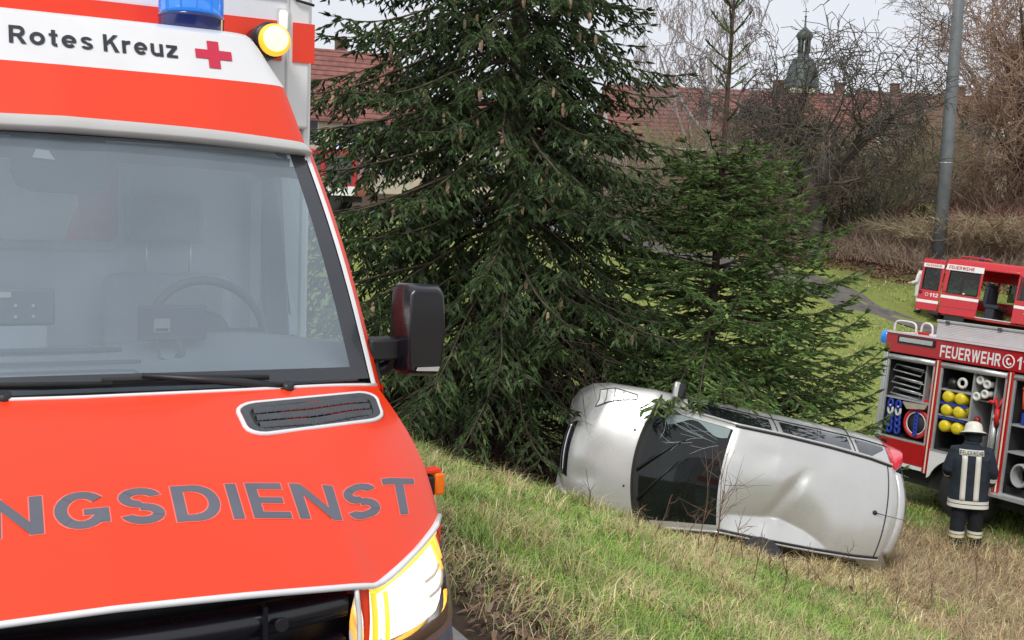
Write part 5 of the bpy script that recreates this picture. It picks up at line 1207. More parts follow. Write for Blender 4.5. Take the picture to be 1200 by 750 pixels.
# ================================================================== PEOPLE (frame: x to the person's right, y the way they face, z up, origin between the feet)
skin_m = mat('skin', (.55, .33, .25), .55, var=.06, scale=12)
hair_m = mat('hair_dark', (.04, .028, .02), .7, var=.2)
navy = mat('navy_jacket', (.016, .026, .038), .85, var=.45, scale=7, bump=1.0, bscale=11)
navy_t = mat('navy_trousers', (.010, .012, .018), .88, var=.25, scale=9, bump=.5, bscale=20)
refl = mat('reflective_tape', (.74, .74, .66), .5, var=.06)
boot_m = mat('boot_black', (.012, .012, .012), .55, var=.2)
helm_m = mat('helmet_cream', (.78, .77, .66), .35, var=.05, coat=.3)
white_c = mat('white_cloth', (.75, .75, .74), .85, var=.06, bump=.4, bscale=20)
def remesh(o, vs):
    md = o.modifiers.new('fuse', 'REMESH'); md.mode = 'VOXEL'; md.voxel_size = vs; md.use_smooth_shade = True
    sm = o.modifiers.new('soft', 'SMOOTH'); sm.factor = .5; sm.iterations = 4; return o
def oval(c, rx, ry, n=16): return [(c[0] + rx * math.copysign(abs(math.cos(t)) ** .8, math.cos(t)), c[1] + ry * math.copysign(abs(math.sin(t)) ** .8, math.sin(t)), c[2]) for t in np.linspace(0, 2 * math.pi, n, endpoint=False)]
def loft(m, rings):
    n = len(rings[0]); k = len(m.v); F_ = []
    for i in range(len(rings) - 1):
        for j in range(n): F_.append((i * n + j, i * n + (j + 1) % n, (i + 1) * n + (j + 1) % n, (i + 1) * n + j))
    F_ += [tuple(range(n))[::-1], tuple((len(rings) - 1) * n + j for j in range(n))]
    m.add([p for r in rings for p in r], F_, 0, True)
def person(name, label, M, jacket, trousers, arms, tape=True, helmet=True, hem=.64):
    P = thing(name, label, 'person', M)
    hd = np.array([.015, .055, 1.665])
    m = MB()                                                     # one continuous body
    loft(m, [oval((0, -.01, .92), .16, .11), oval((0, 0, 1.1), .14, .10), oval((0, 0, 1.3), .17, .115), oval((0, -.005, 1.44), .18, .10), oval((0, .0, 1.52), .07, .06), oval((0, .02, 1.60), .058, .06)])
    Ms = Matrix.Translation(hd) @ Matrix.Rotation(rad(-18), 4, 'X') @ Matrix.Diagonal((.078, .098, .118, 1))
    prof = [(math.sin(a), -math.cos(a)) for a in np.linspace(.02, math.pi - .02, 12)]
    m.lathe(prof, 16, 0, Ms); m.tube([hd + [0, .0, -.05], hd + [0, .04, -.105]], [.06, .03], 10)     # skull and jaw
    m.tube([hd + [0, .09, .02], hd + [0, .118, -.018]], [.008, .016], 8)                             # nose
    for sx in (-1, 1): m.lathe([(.001, -.01), (.022, -.004), (.026, .006), (.001, .012)], 10, 0, Matrix.Translation(hd + [sx * .078, -.005, -.005]) @ Matrix.Rotation(rad(90), 4, 'Y'))
    for sx, (sh_, el, wr, hdv) in zip((1, -1), arms):
        m.tube([sh_, lerp(sh_, el, .5), el, lerp(el, wr, .35), wr], [.056, .05, .042, .042, .028], 10)
        hv = np.array(hdv, float); hv /= np.linalg.norm(hv); wr = np.array(wr); side = np.cross(hv, [sx, 0, 0]); side = side / np.linalg.norm(side); pn = np.cross(side, hv)
        m.tube([wr, wr + hv * .05, wr + hv * .095], [.028, .04, .036], 10, flat=.6)
        for k, L in enumerate((.068, .078, .073, .058)):
            b = wr + hv * .09 + side * (.027 - .018 * k); kn = b + hv * L * .5 - pn * .012 * sx; m.tube([b, kn, kn + hv * L * .45 - pn * .03 * sx], [.0095, .009, .007], 7)
        b = wr + hv * .03 + side * .034; m.tube([b, b + side * .028 + hv * .03, b + side * .03 + hv * .062], [.012, .010, .008], 7)
    for sx, dy in ((1, .03), (-1, -.04)):
        m.tube([(sx * .09, 0, .92), (sx * .115, dy * .4 + .015, .50), (sx * .125, dy, .09)], [.085, .06, .045], 12); m.tube([(sx * .125, dy - .05, .05), (sx * .14, dy + .15, .035)], [.04, .035], 8)
    remesh(m.build('body', skin_m, P), .009)
    m = MB()                                                     # face: eyes and mouth
    for sx in (-1, 1): m.lathe([(.001, 0), (.009, .003), (.001, .007)], 8, 0, Matrix.Translation(hd + [sx * .03, .088, .015]) @ Matrix.Rotation(rad(-90), 4, 'X'))
    m.box(hd + [0, .093, -.055], (.045, .01, .008)); m.build('face_features', hair_m, P)['kind'] = 'stuff'
    m = MB(); m.lathe([(math.sin(a) * 1.06, -math.cos(a) * 1.06) for a in np.linspace(math.pi * .42, math.pi - .02, 8)], 16, 0, Ms @ Matrix.Rotation(rad(25), 4, 'X')); m.build('hair', hair_m, P)
    RJ = [(hem, .268, .165, .0), (hem + .1, .262, .16, 0), (1.0, .255, .155, 0), (1.2, .262, .16, -.005), (1.36, .262, .155, -.01), (1.46, .225, .125, -.005), (1.53, .13, .09, .0), (1.565, .085, .08, .012)]
    m = MB(); loft(m, [oval((0, c, z), w, d, 20) for z, w, d, c in RJ])
    for sx, (sh_, el, wr, hdv) in zip((1, -1), arms): m.tube([np.array(sh_) + [-sx * .05, 0, .0], sh_, lerp(sh_, el, .5), el, lerp(el, wr, .5), lerp(el, wr, .95)], [.07, .085, .082, .078, .072, .066], 12)
    m.tube([(.085 * math.cos(t), .01 + .08 * math.sin(t), 1.575) for t in np.linspace(0, 6.283, 16, endpoint=False)], .022, 8, closed=True)
    jk_ = remesh(m.build('jacket', jacket, P), .014)
    m = MB()
    loft(m, [oval((0, 0, .98), .19, .13), oval((0, 0, .82), .20, .14), oval((0, 0, .74), .19, .13)])
    for sx, dy in ((1, .03), (-1, -.04)): m.tube([(sx * .095, 0, .84), (sx * .115, .015 + dy * .4, .50), (sx * .125, dy, .26), (sx * .127, dy, .11)], [.115, .105, .098, .10], 12)
    tr_ = remesh(m.build('trousers', trousers, P), .014)
    for sx, dy in ((1, .03), (-1, -.04)):
        m = MB(); m.tube([(sx * .127, dy - .01, .2), (sx * .127, dy - .01, .10), (sx * .127, dy, .03)], [.07, .07, .065], 10); m.tube([(sx * .127, dy - .06, .04), (sx * .135, dy + .08, .045), (sx * .14, dy + .19, .035)], [.05, .055, .04], 10); remesh(m.build('boot', boot_m, P), .012)
    if tape:
        def back(x, z, h=.010):
            w = np.interp(z, [r[0] for r in RJ], [r[1] for r in RJ]); d = np.interp(z, [r[0] for r in RJ], [r[2] for r in RJ]); c = np.interp(z, [r[0] for r in RJ], [r[3] for r in RJ])
            q = min(.999, abs(x) / w); t = math.acos(q ** 1.25); return np.array([x, c - d * math.sin(t) ** .8 - h, z])
        for xc in (-.105, .075):
            m = MB(); m.grid([[back(xc + dx, z) for dx in (-.036, 0, .036)] for z in np.linspace(hem + .12, 1.41, 14)]); m.build('reflective_stripe', refl, jk_, solid=.006)
        def ring(z0, z1, nm):
            m = MB(); G = []
            for z in (z0, z1):
                w = np.interp(z, [r[0] for r in RJ], [r[1] for r in RJ]); d = np.interp(z, [r[0] for r in RJ], [r[2] for r in RJ]); G.append(oval((0, 0, z), w + .008, d + .010, 28) + oval((0, 0, z), w + .008, d + .010, 28)[:1])
            m.grid(G); return m.build(nm, refl, jk_)
        ring(hem + .02, hem + .07, 'hem_stripe'); ring(hem + .08, hem + .125, 'hem_stripe')
        m = MB(); m.grid([[back(x, z, .014) for x in np.linspace(-.175, .145, 9)] for z in (1.405, 1.485)]); pt = m.build('back_patch', refl, jk_, solid=.004)
        letters('FEUERWEHR', 'lettering', letter_black, pt, lambda x, y, k: back(-.165 + .30 * x, 1.418 + .054 * y, .017 + k * 3), gap=.16, div=2)
        for sx, (sh_, el, wr, hdv) in zip((1, -1), arms):
            a, b = lerp(el, wr, .30), lerp(el, wr, .58); m = MB(); m.tube([a, b], [.0805, .078], 14, cap=False); m.build('sleeve_stripe', refl, jk_)
        for sx, dy in ((1, .03), (-1, -.04)):
            for z in (.225, .275): m = MB(); m.tube([(sx * .125, dy, z), (sx * .125, dy, z + .04)], .104, 14, cap=False); m.build('leg_stripe', refl if z > .25 else mat('tape_yellow', (.8, .75, .45), .5, var=.05), tr_)
    if helmet:
        Mh = Matrix.Translation(hd + [0, -.005, .045]) @ Matrix.Rotation(rad(-16), 4, 'X') @ Matrix.Diagonal((.93, 1.1, 1, 1))
        m = MB(); m.lathe([(.205, -.025), (.165, .0), (.132, .012), (.13, .06), (.112, .11), (.07, .142), (.001, .152)], 24, 0, Mh); h_ = m.build('helmet', helm_m, P)
        m = MB(); m.lathe([(.20, -.029), (.13, .0), (.118, -.005), (.19, -.038)], 24, 0, Mh); m.build('helmet_lining', boot_m, h_)
        m = MB(); m.grid([[np.array(hd) + [.12 * math.sin(t), -.115 * math.cos(t) - .005, z] for t in np.linspace(-1.35, 1.35, 12)] for z in (.03, -.04, -.085)]); m.build('neck_flap', navy, h_, solid=.008)
    return P
fp = atg(1130, 645, 12, 22)
fp_arms = (((.205, -.005, 1.46), (.295, -.02, 1.17), (.285, .07, .96), (0, .25, -1)), ((-.205, -.005, 1.46), (-.30, -.01, 1.18), (-.235, .20, 1.04), (.25, 1, -.2)))
az = math.atan2(-fp[0], fp[1]) * .6
person('person', 'firefighter in a dark jacket lettered on the back and a pale helmet, seen from behind', frame((fp[0], fp[1], gz(fp[0], fp[1]) - .02), (math.cos(az), math.sin(az), 0), (-math.sin(az), math.cos(az), 0), (0, 0, 1)) @ Matrix.Scale(1.06, 4), navy, navy_t, fp_arms)
vb_ = M_VN @ Vector((-.80, .62, 0)); wz = gz(vb_.x, vb_.y)
w_arms = (((.205, -.005, 1.46), (.27, .05, 1.18), (.20, .25, 1.12), (0, 1, 0)), ((-.205, -.005, 1.46), (-.27, .05, 1.18), (-.20, .25, 1.12), (0, 1, 0)))
person('person', 'person in white clothing behind the open rear door of the red van', frame((vb_.x, vb_.y, wz), (.63, .77, 0), (-.77, .63, 0), (0, 0, 1)), white_c, white_c, w_arms, False, False)
# ================================================================== SPRUCES
bark_m = mat('spruce_bark', (.085, .055, .042), .95, var=.35, scale=14, bump=.9, bscale=40)
twig_m = mat('dead_twig', (.125, .088, .068), .95, var=.3, scale=5)
needle_m = mat('spruce_needles', (1, 1, 1), .5, var=.15, scale=2.5, attr='tint', spec=.3)
cone_m = mat('spruce_cone', (.50, .35, .23), .7, var=.25, scale=40, bump=.6, bscale=160)
def segs_mesh(name, segs, m_, parent, sides=4, kind=None, tint=None):
    """segs: rows of p(3) q(3) r0 r1 -> tapered prisms in one mesh"""
    A_ = np.asarray(segs, float); n = len(A_); p, q, r0, r1 = A_[:, :3], A_[:, 3:6], A_[:, 6], A_[:, 7]
    t = q - p; t /= np.maximum(1e-9, np.linalg.norm(t, axis=1))[:, None]
    ref = np.where(np.abs(t[:, 2:3]) < .9, np.array([[0, 0, 1.]]), np.array([[1., 0, 0]])); x = np.cross(t, ref); x /= np.linalg.norm(x, axis=1)[:, None]; y = np.cross(t, x)
    an = np.arange(sides) * 2 * np.pi / sides; ring = x[:, None] * np.cos(an)[None, :, None] + y[:, None] * np.sin(an)[None, :, None]
    V = np.concatenate([p[:, None] + ring * r0[:, None, None], q[:, None] + ring * r1[:, None, None]], 1).reshape(-1, 3)
    k = np.arange(n)[:, None, None] * (2 * sides); j = np.arange(sides); j2 = (j + 1) % sides
    F_ = (k + np.stack([j, j2, j2 + sides, j + sides], 1)[None]).reshape(-1, 4)
    tt = None if tint is None else np.repeat(np.asarray(tint), 2 * sides, 0)
    o = link_mesh(name, V, F_, m_, parent, smooth=True, tint=tt)
    if kind: o['kind'] = kind
    return o
def poly_segs(P, r): return [[*P[i], *P[i + 1], r[i], r[i + 1]] for i in range(len(P) - 1)]
NEED = 6
def shoots_mesh(name, pos, dr, ln, tint, parent, R_=.032, seed=1, nn=NEED, wd=.0125):
    g = np.random.default_rng(seed); n = len(pos); pos, dr, ln = np.asarray(pos), np.asarray(dr), np.asarray(ln)
    dr = dr / np.linalg.norm(dr, axis=1)[:, None]
    ref = np.where(np.abs(dr[:, 2:3]) < .9, np.array([[0, 0, 1.]]), np.array([[1., 0, 0]])); x = np.cross(dr, ref); x /= np.linalg.norm(x, axis=1)[:, None]; y = np.cross(dr, x)
    t = (np.arange(nn) + .5) / nn; ph = np.arange(nn) * 2.39996
    ph = ph[None] + g.uniform(0, 6.28, (n, 1)); tj = np.clip(t[None] + g.normal(0, .02, (n, nn)), 0, 1.0)
    rad_ = x[:, None] * np.cos(ph)[..., None] + y[:, None] * np.sin(ph)[..., None]; tan_ = -x[:, None] * np.sin(ph)[..., None] + y[:, None] * np.cos(ph)[..., None]
    b = pos[:, None] + dr[:, None] * (tj * ln[:, None])[..., None]
    L = R_ * g.uniform(.8, 1.2, (n, nn)) * np.where(tj > .85, .85, 1)
    tip = b + (rad_ * .80 + dr[:, None] * (.55 + .5 * (tj > .9))[..., None]) * L[..., None]
    V = np.stack([b - tan_ * wd * .5, b + tan_ * wd * .5, tip], 2).reshape(-1, 3); F_ = np.arange(n * nn * 3).reshape(-1, 3)
    # dense inner needle rows: three crossed pointed blades
    a0 = g.uniform(0, 3.14, n); Vs, base_ = [], len(V)
    for q in range(2):
        w_ = x * np.cos(a0 + q * 1.57)[:, None] + y * np.sin(a0 + q * 1.57)[:, None]; hw = R_ * g.uniform(.42, .68, (n, 1))
        p0, p1, p2 = pos + dr * (ln * .02)[:, None], pos + dr * (ln * .45)[:, None], pos + dr * (ln * 1.04)[:, None]
        Vs.append(np.stack([p0, p1 - w_ * hw, p1 + w_ * hw, p2], 1))
    V2 = np.stack(Vs, 1).reshape(-1, 3); k_ = np.arange(n * 2)[:, None] * 4 + base_
    F2 = np.concatenate([k_ + np.array([0, 1, 2]), k_ + np.array([1, 3, 2])], 1).reshape(-1, 3)
    tn = np.concatenate([np.repeat(tint, nn * 3, 0), np.repeat(tint, 8, 0)])
    return link_mesh(name, np.concatenate([V, V2]), np.concatenate([F_, F2]), needle_m, parent, tint=tn)
def rot_about(v, k, a):
    k = k / np.linalg.norm(k); return v * math.cos(a) + np.cross(k, v) * math.sin(a) + k * (k @ v) * (1 - math.cos(a))
Zv = np.array([0, 0, 1.])
def spruce(name, label, base, H, r0, Lf, seed, h0, step, col, droop, hang, dead_h=0, cones=0, lean=(0, 0), cone_h=(0, 99), per=6, hmax=99, whorls=(), upturn=.55, reach=lambda az, h: 1.0, extra=()):
    g = np.random.default_rng(seed); root = thing(name, label, 'spruce', Matrix.Translation(base))
    P, Dd, Ln, wood, tips = [], [], [], [], []
    ax = lambda h: np.array([lean[0] * h, lean[1] * h, h])
    hs_ = np.linspace(-.25, H, 30); tw = [[*ax(a), *ax(b), r0 * (1 - a / H) ** .9 + .008 + (.05 if a < .1 else 0), r0 * (1 - b / H) ** .9 + .008] for a, b in zip(hs_[:-1], hs_[1:])]
    m = MB(); m.tube([ax(h) for h in hs_], [r0 * max(0, 1 - h / H) ** .9 + .008 + .06 * max(0, .3 - h) for h in hs_], 12); m.build('trunk', bark_m, root)
    def dress(pts, n, L):
        # side branchlets
        for i in range(1, n + 1):
            f = i / n
            if L > 1.2 and f < .22: continue
            t = pts[i] - pts[i - 1]; t /= np.linalg.norm(t); lat = np.cross(t, Zv); lat /= np.linalg.norm(lat)
            for sd_ in (-1, 1):
                if g.random() < .08: continue
                l2 = min(.62, (.16 + .42 * L * .45 * (1 - f) ** .7)) * g.uniform(.7, 1.25)
                d2 = t * .62 + lat * sd_ * .78 - Zv * hang * g.uniform(.15, .75); d2 /= np.linalg.norm(d2)
                b = pts[i - 1] + (pts[i] - pts[i - 1]) * g.random(); m_ = max(1, int(l2 / .105)); c = b; prev = b
                for q in range(m_):
                    d2 = d2 - Zv * .10 * hang; d2 /= np.linalg.norm(d2); c = c + d2 * (l2 / m_)
                    lt = np.cross(d2, Zv + .1); lt /= np.linalg.norm(lt)
                    if q < m_ - 0:
                        for s3 in (-1, 1):
                            if g.random() < .15: continue
                            d3 = d2 * .7 + lt * s3 * .7 - Zv * hang * g.uniform(0, .6) + g.normal(0, .1, 3); P.append(prev + (c - prev) * g.random()); Dd.append(d3); Ln.append(g.uniform(.09, .17))
                    P.append(prev); Dd.append(d2 + g.normal(0, .06, 3)); Ln.append(l2 / m_ * 1.15)
                    prev = c
                wood.append([*b, *c, .0035, .002])
            P.append(pts[i - 1]); Dd.append(t + g.normal(0, .08, 3)); Ln.append(L / n * 1.1)
        for q in range(3): P.append(pts[-1]); Dd.append(t + lat * (q - 1) * .5 + g.normal(0, .1, 3)); Ln.append(g.uniform(.10, .18))
    h = h0; az0 = 0
    for hh, tgt in extra:
        q0 = ax(hh); q2 = np.array(tgt) - base; q1 = (q0 + q2) / 2 + Zv * .35; n = 16; tt_ = np.linspace(0, 1, n + 1)[:, None]; pts = (1 - tt_) ** 2 * q0 + 2 * tt_ * (1 - tt_) * q1 + tt_ ** 2 * q2; L = float(np.linalg.norm(q2 - q0)); wood += poly_segs(pts, np.linspace(.03, .006, n + 1)); dress(pts, n, L)
    while h < min(H - .25, hmax):
        L0 = Lf(h); k_ = per if L0 > .8 else 5
        az0 += g.uniform(.3, 1.0)
        for k in range(k_):
            L = L0 * g.uniform(.72, 1.15); az = az0 + 2 * math.pi * k / k_ + g.normal(0, .16); hh = h + g.uniform(-.12, .12)
            L *= reach(az, h)
            d = np.array([math.cos(az), math.sin(az), 0]); el = droop(hh) + g.normal(0, .09)
            pts = [ax(hh)]; n = max(5, int(L / .17)); e = el
            for i in range(n):
                f = i / n; e2 = e + upturn * max(0, f - .55) + (-.25 * math.sin(math.pi * f) * hang)
                d = rot_about(d, Zv, g.normal(0, .05)); pts.append(pts[-1] + (d * math.cos(e2) + Zv * math.sin(e2)) * (L / n))
            pts = np.array(pts); rr_ = .004 + .0095 * L * (1 - np.linspace(0, 1, n + 1) ** .8); wood += poly_segs(pts, rr_)
            dress(pts, n, L)
            tips.append((pts[int(n * .8)], hh)); tips.append((pts[int(n * .6)], hh))
        h += step * g.uniform(.85, 1.15)
    # leader and its upright whorl shoots
    for hh in np.linspace(H - .7, H, 7): P.append(ax(hh)); Dd.append(np.array([g.normal(0, .08), g.normal(0, .08), 1])); Ln.append(.12)
    for hh, k_, L, el in whorls:
        for k in range(k_):
            az = 6.283 * k / k_ + g.normal(0, .25) + hh * 2; d = np.array([math.cos(az) * math.cos(el), math.sin(az) * math.cos(el), math.sin(el)]); p = ax(hh); L2 = L * g.uniform(.8, 1.15); nn_ = max(2, int(L2 / .07))
            wood.append([*p, *(p + d * L2), .010, .005])
            for q in range(nn_):
                d = d + Zv * .06; d /= np.linalg.norm(d); P.append(p); Dd.append(d + g.normal(0, .04, 3)); Ln.append(L2 / nn_ * 1.9); p = p + d * L2 / nn_
    n = len(P); tint = np.asarray(col) * g.lognormal(0, .42, (n, 1)) * g.normal(1, .06, (n, 3))
    shoots_mesh('crown', P, Dd, Ln, np.clip(tint, .004, .5), root, seed=seed)
    segs_mesh('limb_wood', wood, twig_m, root, 3, 'stuff')
    if dead_h:
        dw = []
        for k in range(300):
            hh = g.uniform(.05, dead_h); az = g.uniform(0, 6.28); L = g.uniform(.6, 2.1); d = np.array([math.cos(az), math.sin(az), g.uniform(-.45, .12)]); p = ax(hh); n = 7; pp = [p]
            for i in range(n): d = d + g.normal(0, .10, 3) - Zv * .05; d /= np.linalg.norm(d); p = p + d * L / n; pp.append(p)
            dw += poly_segs(pp, np.linspace(.011, .003, n + 1))
            for i in range(2, n + 1):
                for q in range(2):
                    d2 = d + g.normal(0, .55, 3) - Zv * .2; d2 /= np.linalg.norm(d2); l2 = g.uniform(.15, .5); mid = pp[i] + d2 * l2 * .5; dw += [[*pp[i], *mid, .004, .003], [*mid, *(mid + (d2 + g.normal(0, .3, 3)) * l2 * .5), .003, .0015]]
        segs_mesh('dead_branches', dw, twig_m, root, 3, 'stuff')
    if cones:
        cp = None; c_ = [t for t in tips if cone_h[0] < t[1] < cone_h[1]]; g.shuffle(c_)
        cands = sorted(c_[:cones * 3], key=lambda t: t[0][1])[:cones]
        for t, _ in cands:
            t = np.array(t) - Zv * .05
            if cp is None:
                m = MB(); m.lathe([(.004, 0), (.016, -.015), (.021, -.05), (.019, -.09), (.011, -.125), (.003, -.135)], 8); cp = o = m.build('cone', cone_m, root)
            else: o = cp.copy(); COL.objects.link(o); o.parent = root
            s_ = g.uniform(.95, 1.35); o.matrix_local = Matrix.Translation(t) @ Matrix.Rotation(g.normal(0, .15), 4, 'X') @ Matrix.Scale(s_, 4)
    return root
b1 = np.array([SP1[0], SP1[1], gz(*SP1) - .02])
spruce('spruce_tree', 'tall dark spruce with hanging brown cones on the bank beside the ambulance', b1, 13.0, .17,
       lambda h: (2.75 if h < 4.5 else 2.75 * (1 - (h - 4.5) / 9.2)) * (1 if h > 1.4 else .8 + .15 * h), 11, 1.35, .205, (.056, .090, .032),
       lambda h: -.12 - .02 * max(0, 6 - h) + .03 * max(0, h - 7), 1.0, 2.4, 90, (.004, 0), (2.2, 7.5), 8, reach=lambda az, h: 1.0 + .34 * max(0, -math.cos(az)) - .08 * max(0, math.cos(az)))
b2 = np.array([SP2[0], SP2[1], gz(*SP2) - .02])
spruce('spruce_tree', 'smaller lighter spruce with a bare upright leader behind the overturned car', b2, 8.3, .085,
       lambda h: float(np.interp(h, [0, 1.2, 2.3, 3.6, 4.6, 5.3, 5.8, 6.2, 8.3], [2.3, 2.4, 2.3, 1.75, 1.25, .6, .4, .3, .3])), 23, .4, .195, (.105, .170, .05),
       lambda h: .12 + .05 * h if h < 5.8 else .85, .45, 0, 0, (.018, 0), (0, 99), 8, 5.3,
       ((7.75, 3, .3, .8), (7.3, 6, .55, .75), (6.95, 4, .42, .7), (6.6, 3, .36, .55), (6.4, 4, .33, .45), (6.2, 3, .3, .5), (5.75, 2, .25, .5)), .9, lambda az, h: 1.0 + (.32 if (-math.sin(az) > .72 and 1.9 < h < 3.1) else 0) + .05 * max(0, math.cos(az)) * (h < 2.4),
       [(2.5, at(762, 486, 12.9)), (2.7, at(786, 478, 13.0)), (2.3, at(872, 508, 12.95)), (2.6, at(852, 496, 13.0)), (2.4, at(900, 494, 13.2)), (2.8, at(818, 478, 13.1)), (2.2, at(945, 478, 13.8))])
# ================================================================== BARE TREES, SHRUBS
def barkm(n, c, v=.3): return mat(n, c, .95, var=v, scale=4, bump=.6, bscale=25)
bk_dark, bk_moss, bk_brown, bk_grey, bk_birch, bk_rust, bk_straw, bk_red = (barkm('bark_dark', (.06, .05, .042)), barkm('bark_mossy', (.11, .105, .05)), barkm('bark_brown', (.13, .085, .06)), barkm('bark_grey', (.17, .155, .14)),
    barkm('bark_birch', (.45, .43, .40)), barkm('bark_rust', (.24, .145, .085)), barkm('bark_straw', (.40, .32, .20)), barkm('bark_red', (.20, .075, .07)))
tw_grey = barkm('twig_grey', (.27, .235, .22)); tw_pink = barkm('twig_pinkish', (.30, .245, .235)); tw_rust = barkm('twig_rust', (.33, .22, .155)); tw_moss = barkm('twig_moss', (.27, .26, .14)); tw_brown = barkm('twig_brown', (.28, .215, .165))
def bare_tree(name, label, base, H, r0, seed, mt, mtw, lv=4, up=.25, gnarl=.25, droop=0.0, first=.3, split=3, rmin=.012, lfac=.62, group=None, cat='tree', lean=(0, 0), maxn=26000):
    g = np.random.default_rng(seed); big, small = [], []
    def grow(p, d, L, r, l):
        n = 4 if l < 2 else 3; pp = [p]
        for i in range(n):
            d = d + g.normal(0, gnarl * (.35 if l == 0 else 1), 3) + Zv * (up if l < lv - 1 else -droop) * .35; d /= np.linalg.norm(d); p = p + d * L / n; pp.append(p)
            f = (i + 1) / n
            if l < lv and (l > 0 or f > first):
                for q in range(int(split * (1.25 if l == 0 else (1.0 if i == n - 1 else .62)) + g.random())):
                    ax_ = np.cross(d, g.normal(0, 1, 3)); d2 = rot_about(d, ax_, g.uniform(.45, 1.05)); grow(p, d2, L * lfac * g.uniform(.6, 1.25), max(rmin, r * (1 - .35 * f) * .62), l + 1)
        rs = np.linspace(r, max(rmin * .8, r * (.55 if l < lv else .35)), n + 1); (big if l < 2 else small).extend(poly_segs(pp, rs))
    grow(np.array([0, 0, -.2]), np.array([lean[0], lean[1], 1.0]), H * .47, r0, 0)
    root = thing(name, label, cat, Matrix.Translation(base), group)
    segs_mesh('trunk', big, mt, root, 7); segs_mesh('twigs', small, mtw, root, 3, 'stuff'); return root
def on(px, py, Y, dz=0): p = at(px, py, Y); return np.array([p[0], p[1], gz(p[0], p[1]) + dz])
def shrub(name, label, base, H, Wd, n, seed, mt, arch=.4, side=5, r=.014, cat='shrub', group=None):
    g = np.random.default_rng(seed); sg_ = []
    for k in range(n):
        az = g.uniform(0, 6.28); rr_ = Wd * .32 * math.sqrt(g.random()); p = np.array([rr_ * math.cos(az), rr_ * math.sin(az), -.1]); L = H * g.uniform(.55, 1.08); az += g.normal(0, .7)
        d = np.array([math.cos(az) * .35, math.sin(az) * .35, 1.0]); pp = [p]; N = 6
        for i in range(N):
            d = d + np.array([math.cos(az), math.sin(az), 0]) * arch * (i / N) * (Wd / H) + g.normal(0, .10, 3); d /= np.linalg.norm(d); p = p + d * L / N; pp.append(p)
            if i >= 1:
                for q in range(side if i > 2 else 2):
                    d2 = d + g.normal(0, .5, 3); d2 /= np.linalg.norm(d2); l2 = L * g.uniform(.08, .26); mid = p + d2 * l2 * .5; e = mid + (d2 + g.normal(0, .35, 3)) * l2 * .5
                    sg_ += [[*p, *mid, r * .6, r * .45], [*mid, *e, r * .45, r * .25]]
        sg_ += poly_segs(pp, np.linspace(r * 1.3, r * .5, N + 1))
    root = thing(name, label, cat, Matrix.Translation(base), group); segs_mesh('stems', sg_, mt, root, 3, 'stuff'); return root
# gnarled apple tree, birch, brown trees on the right
ap = on(957, 296, 48.5)
bare_tree('apple_tree', 'old gnarled fruit tree with a dark knotted crown beyond the path', ap, 12.2, .34, 6, bk_dark, barkm('twig_dark', (.105, .09, .075)), 5, .10, .33, .35, .25, 2.1, .018, .66, lean=(-.10, 0))
bare_tree('birch_tree', 'tall birch with fine drooping bare twigs behind the small spruce', on(832, 190, 74), 22, .2, 8, bk_birch, tw_pink, 5, .5, .15, 2.4, .12, 2, .014, .56)
bare_tree('broad_tree', 'large rust-brown bare tree at the right edge behind the pole', on(1178, 262, 60), 17, .3, 14, bk_brown, tw_rust, 5, .35, .20, .1, .2, 1.85, .016, .64)
bare_tree('broad_tree', 'pale grey bare tree reaching the sky right of the pole', on(1150, 250, 70), 19, .28, 15, bk_grey, tw_grey, 5, .42, .2, .1, .25, 2, .016, .62)
bare_tree('broad_tree', 'second rust-brown bare tree cut by the right edge of the picture', on(1225, 260, 58), 17, .3, 19, bk_brown, tw_rust, 5, .35, .2, .1, .2, 2, .017, .64)
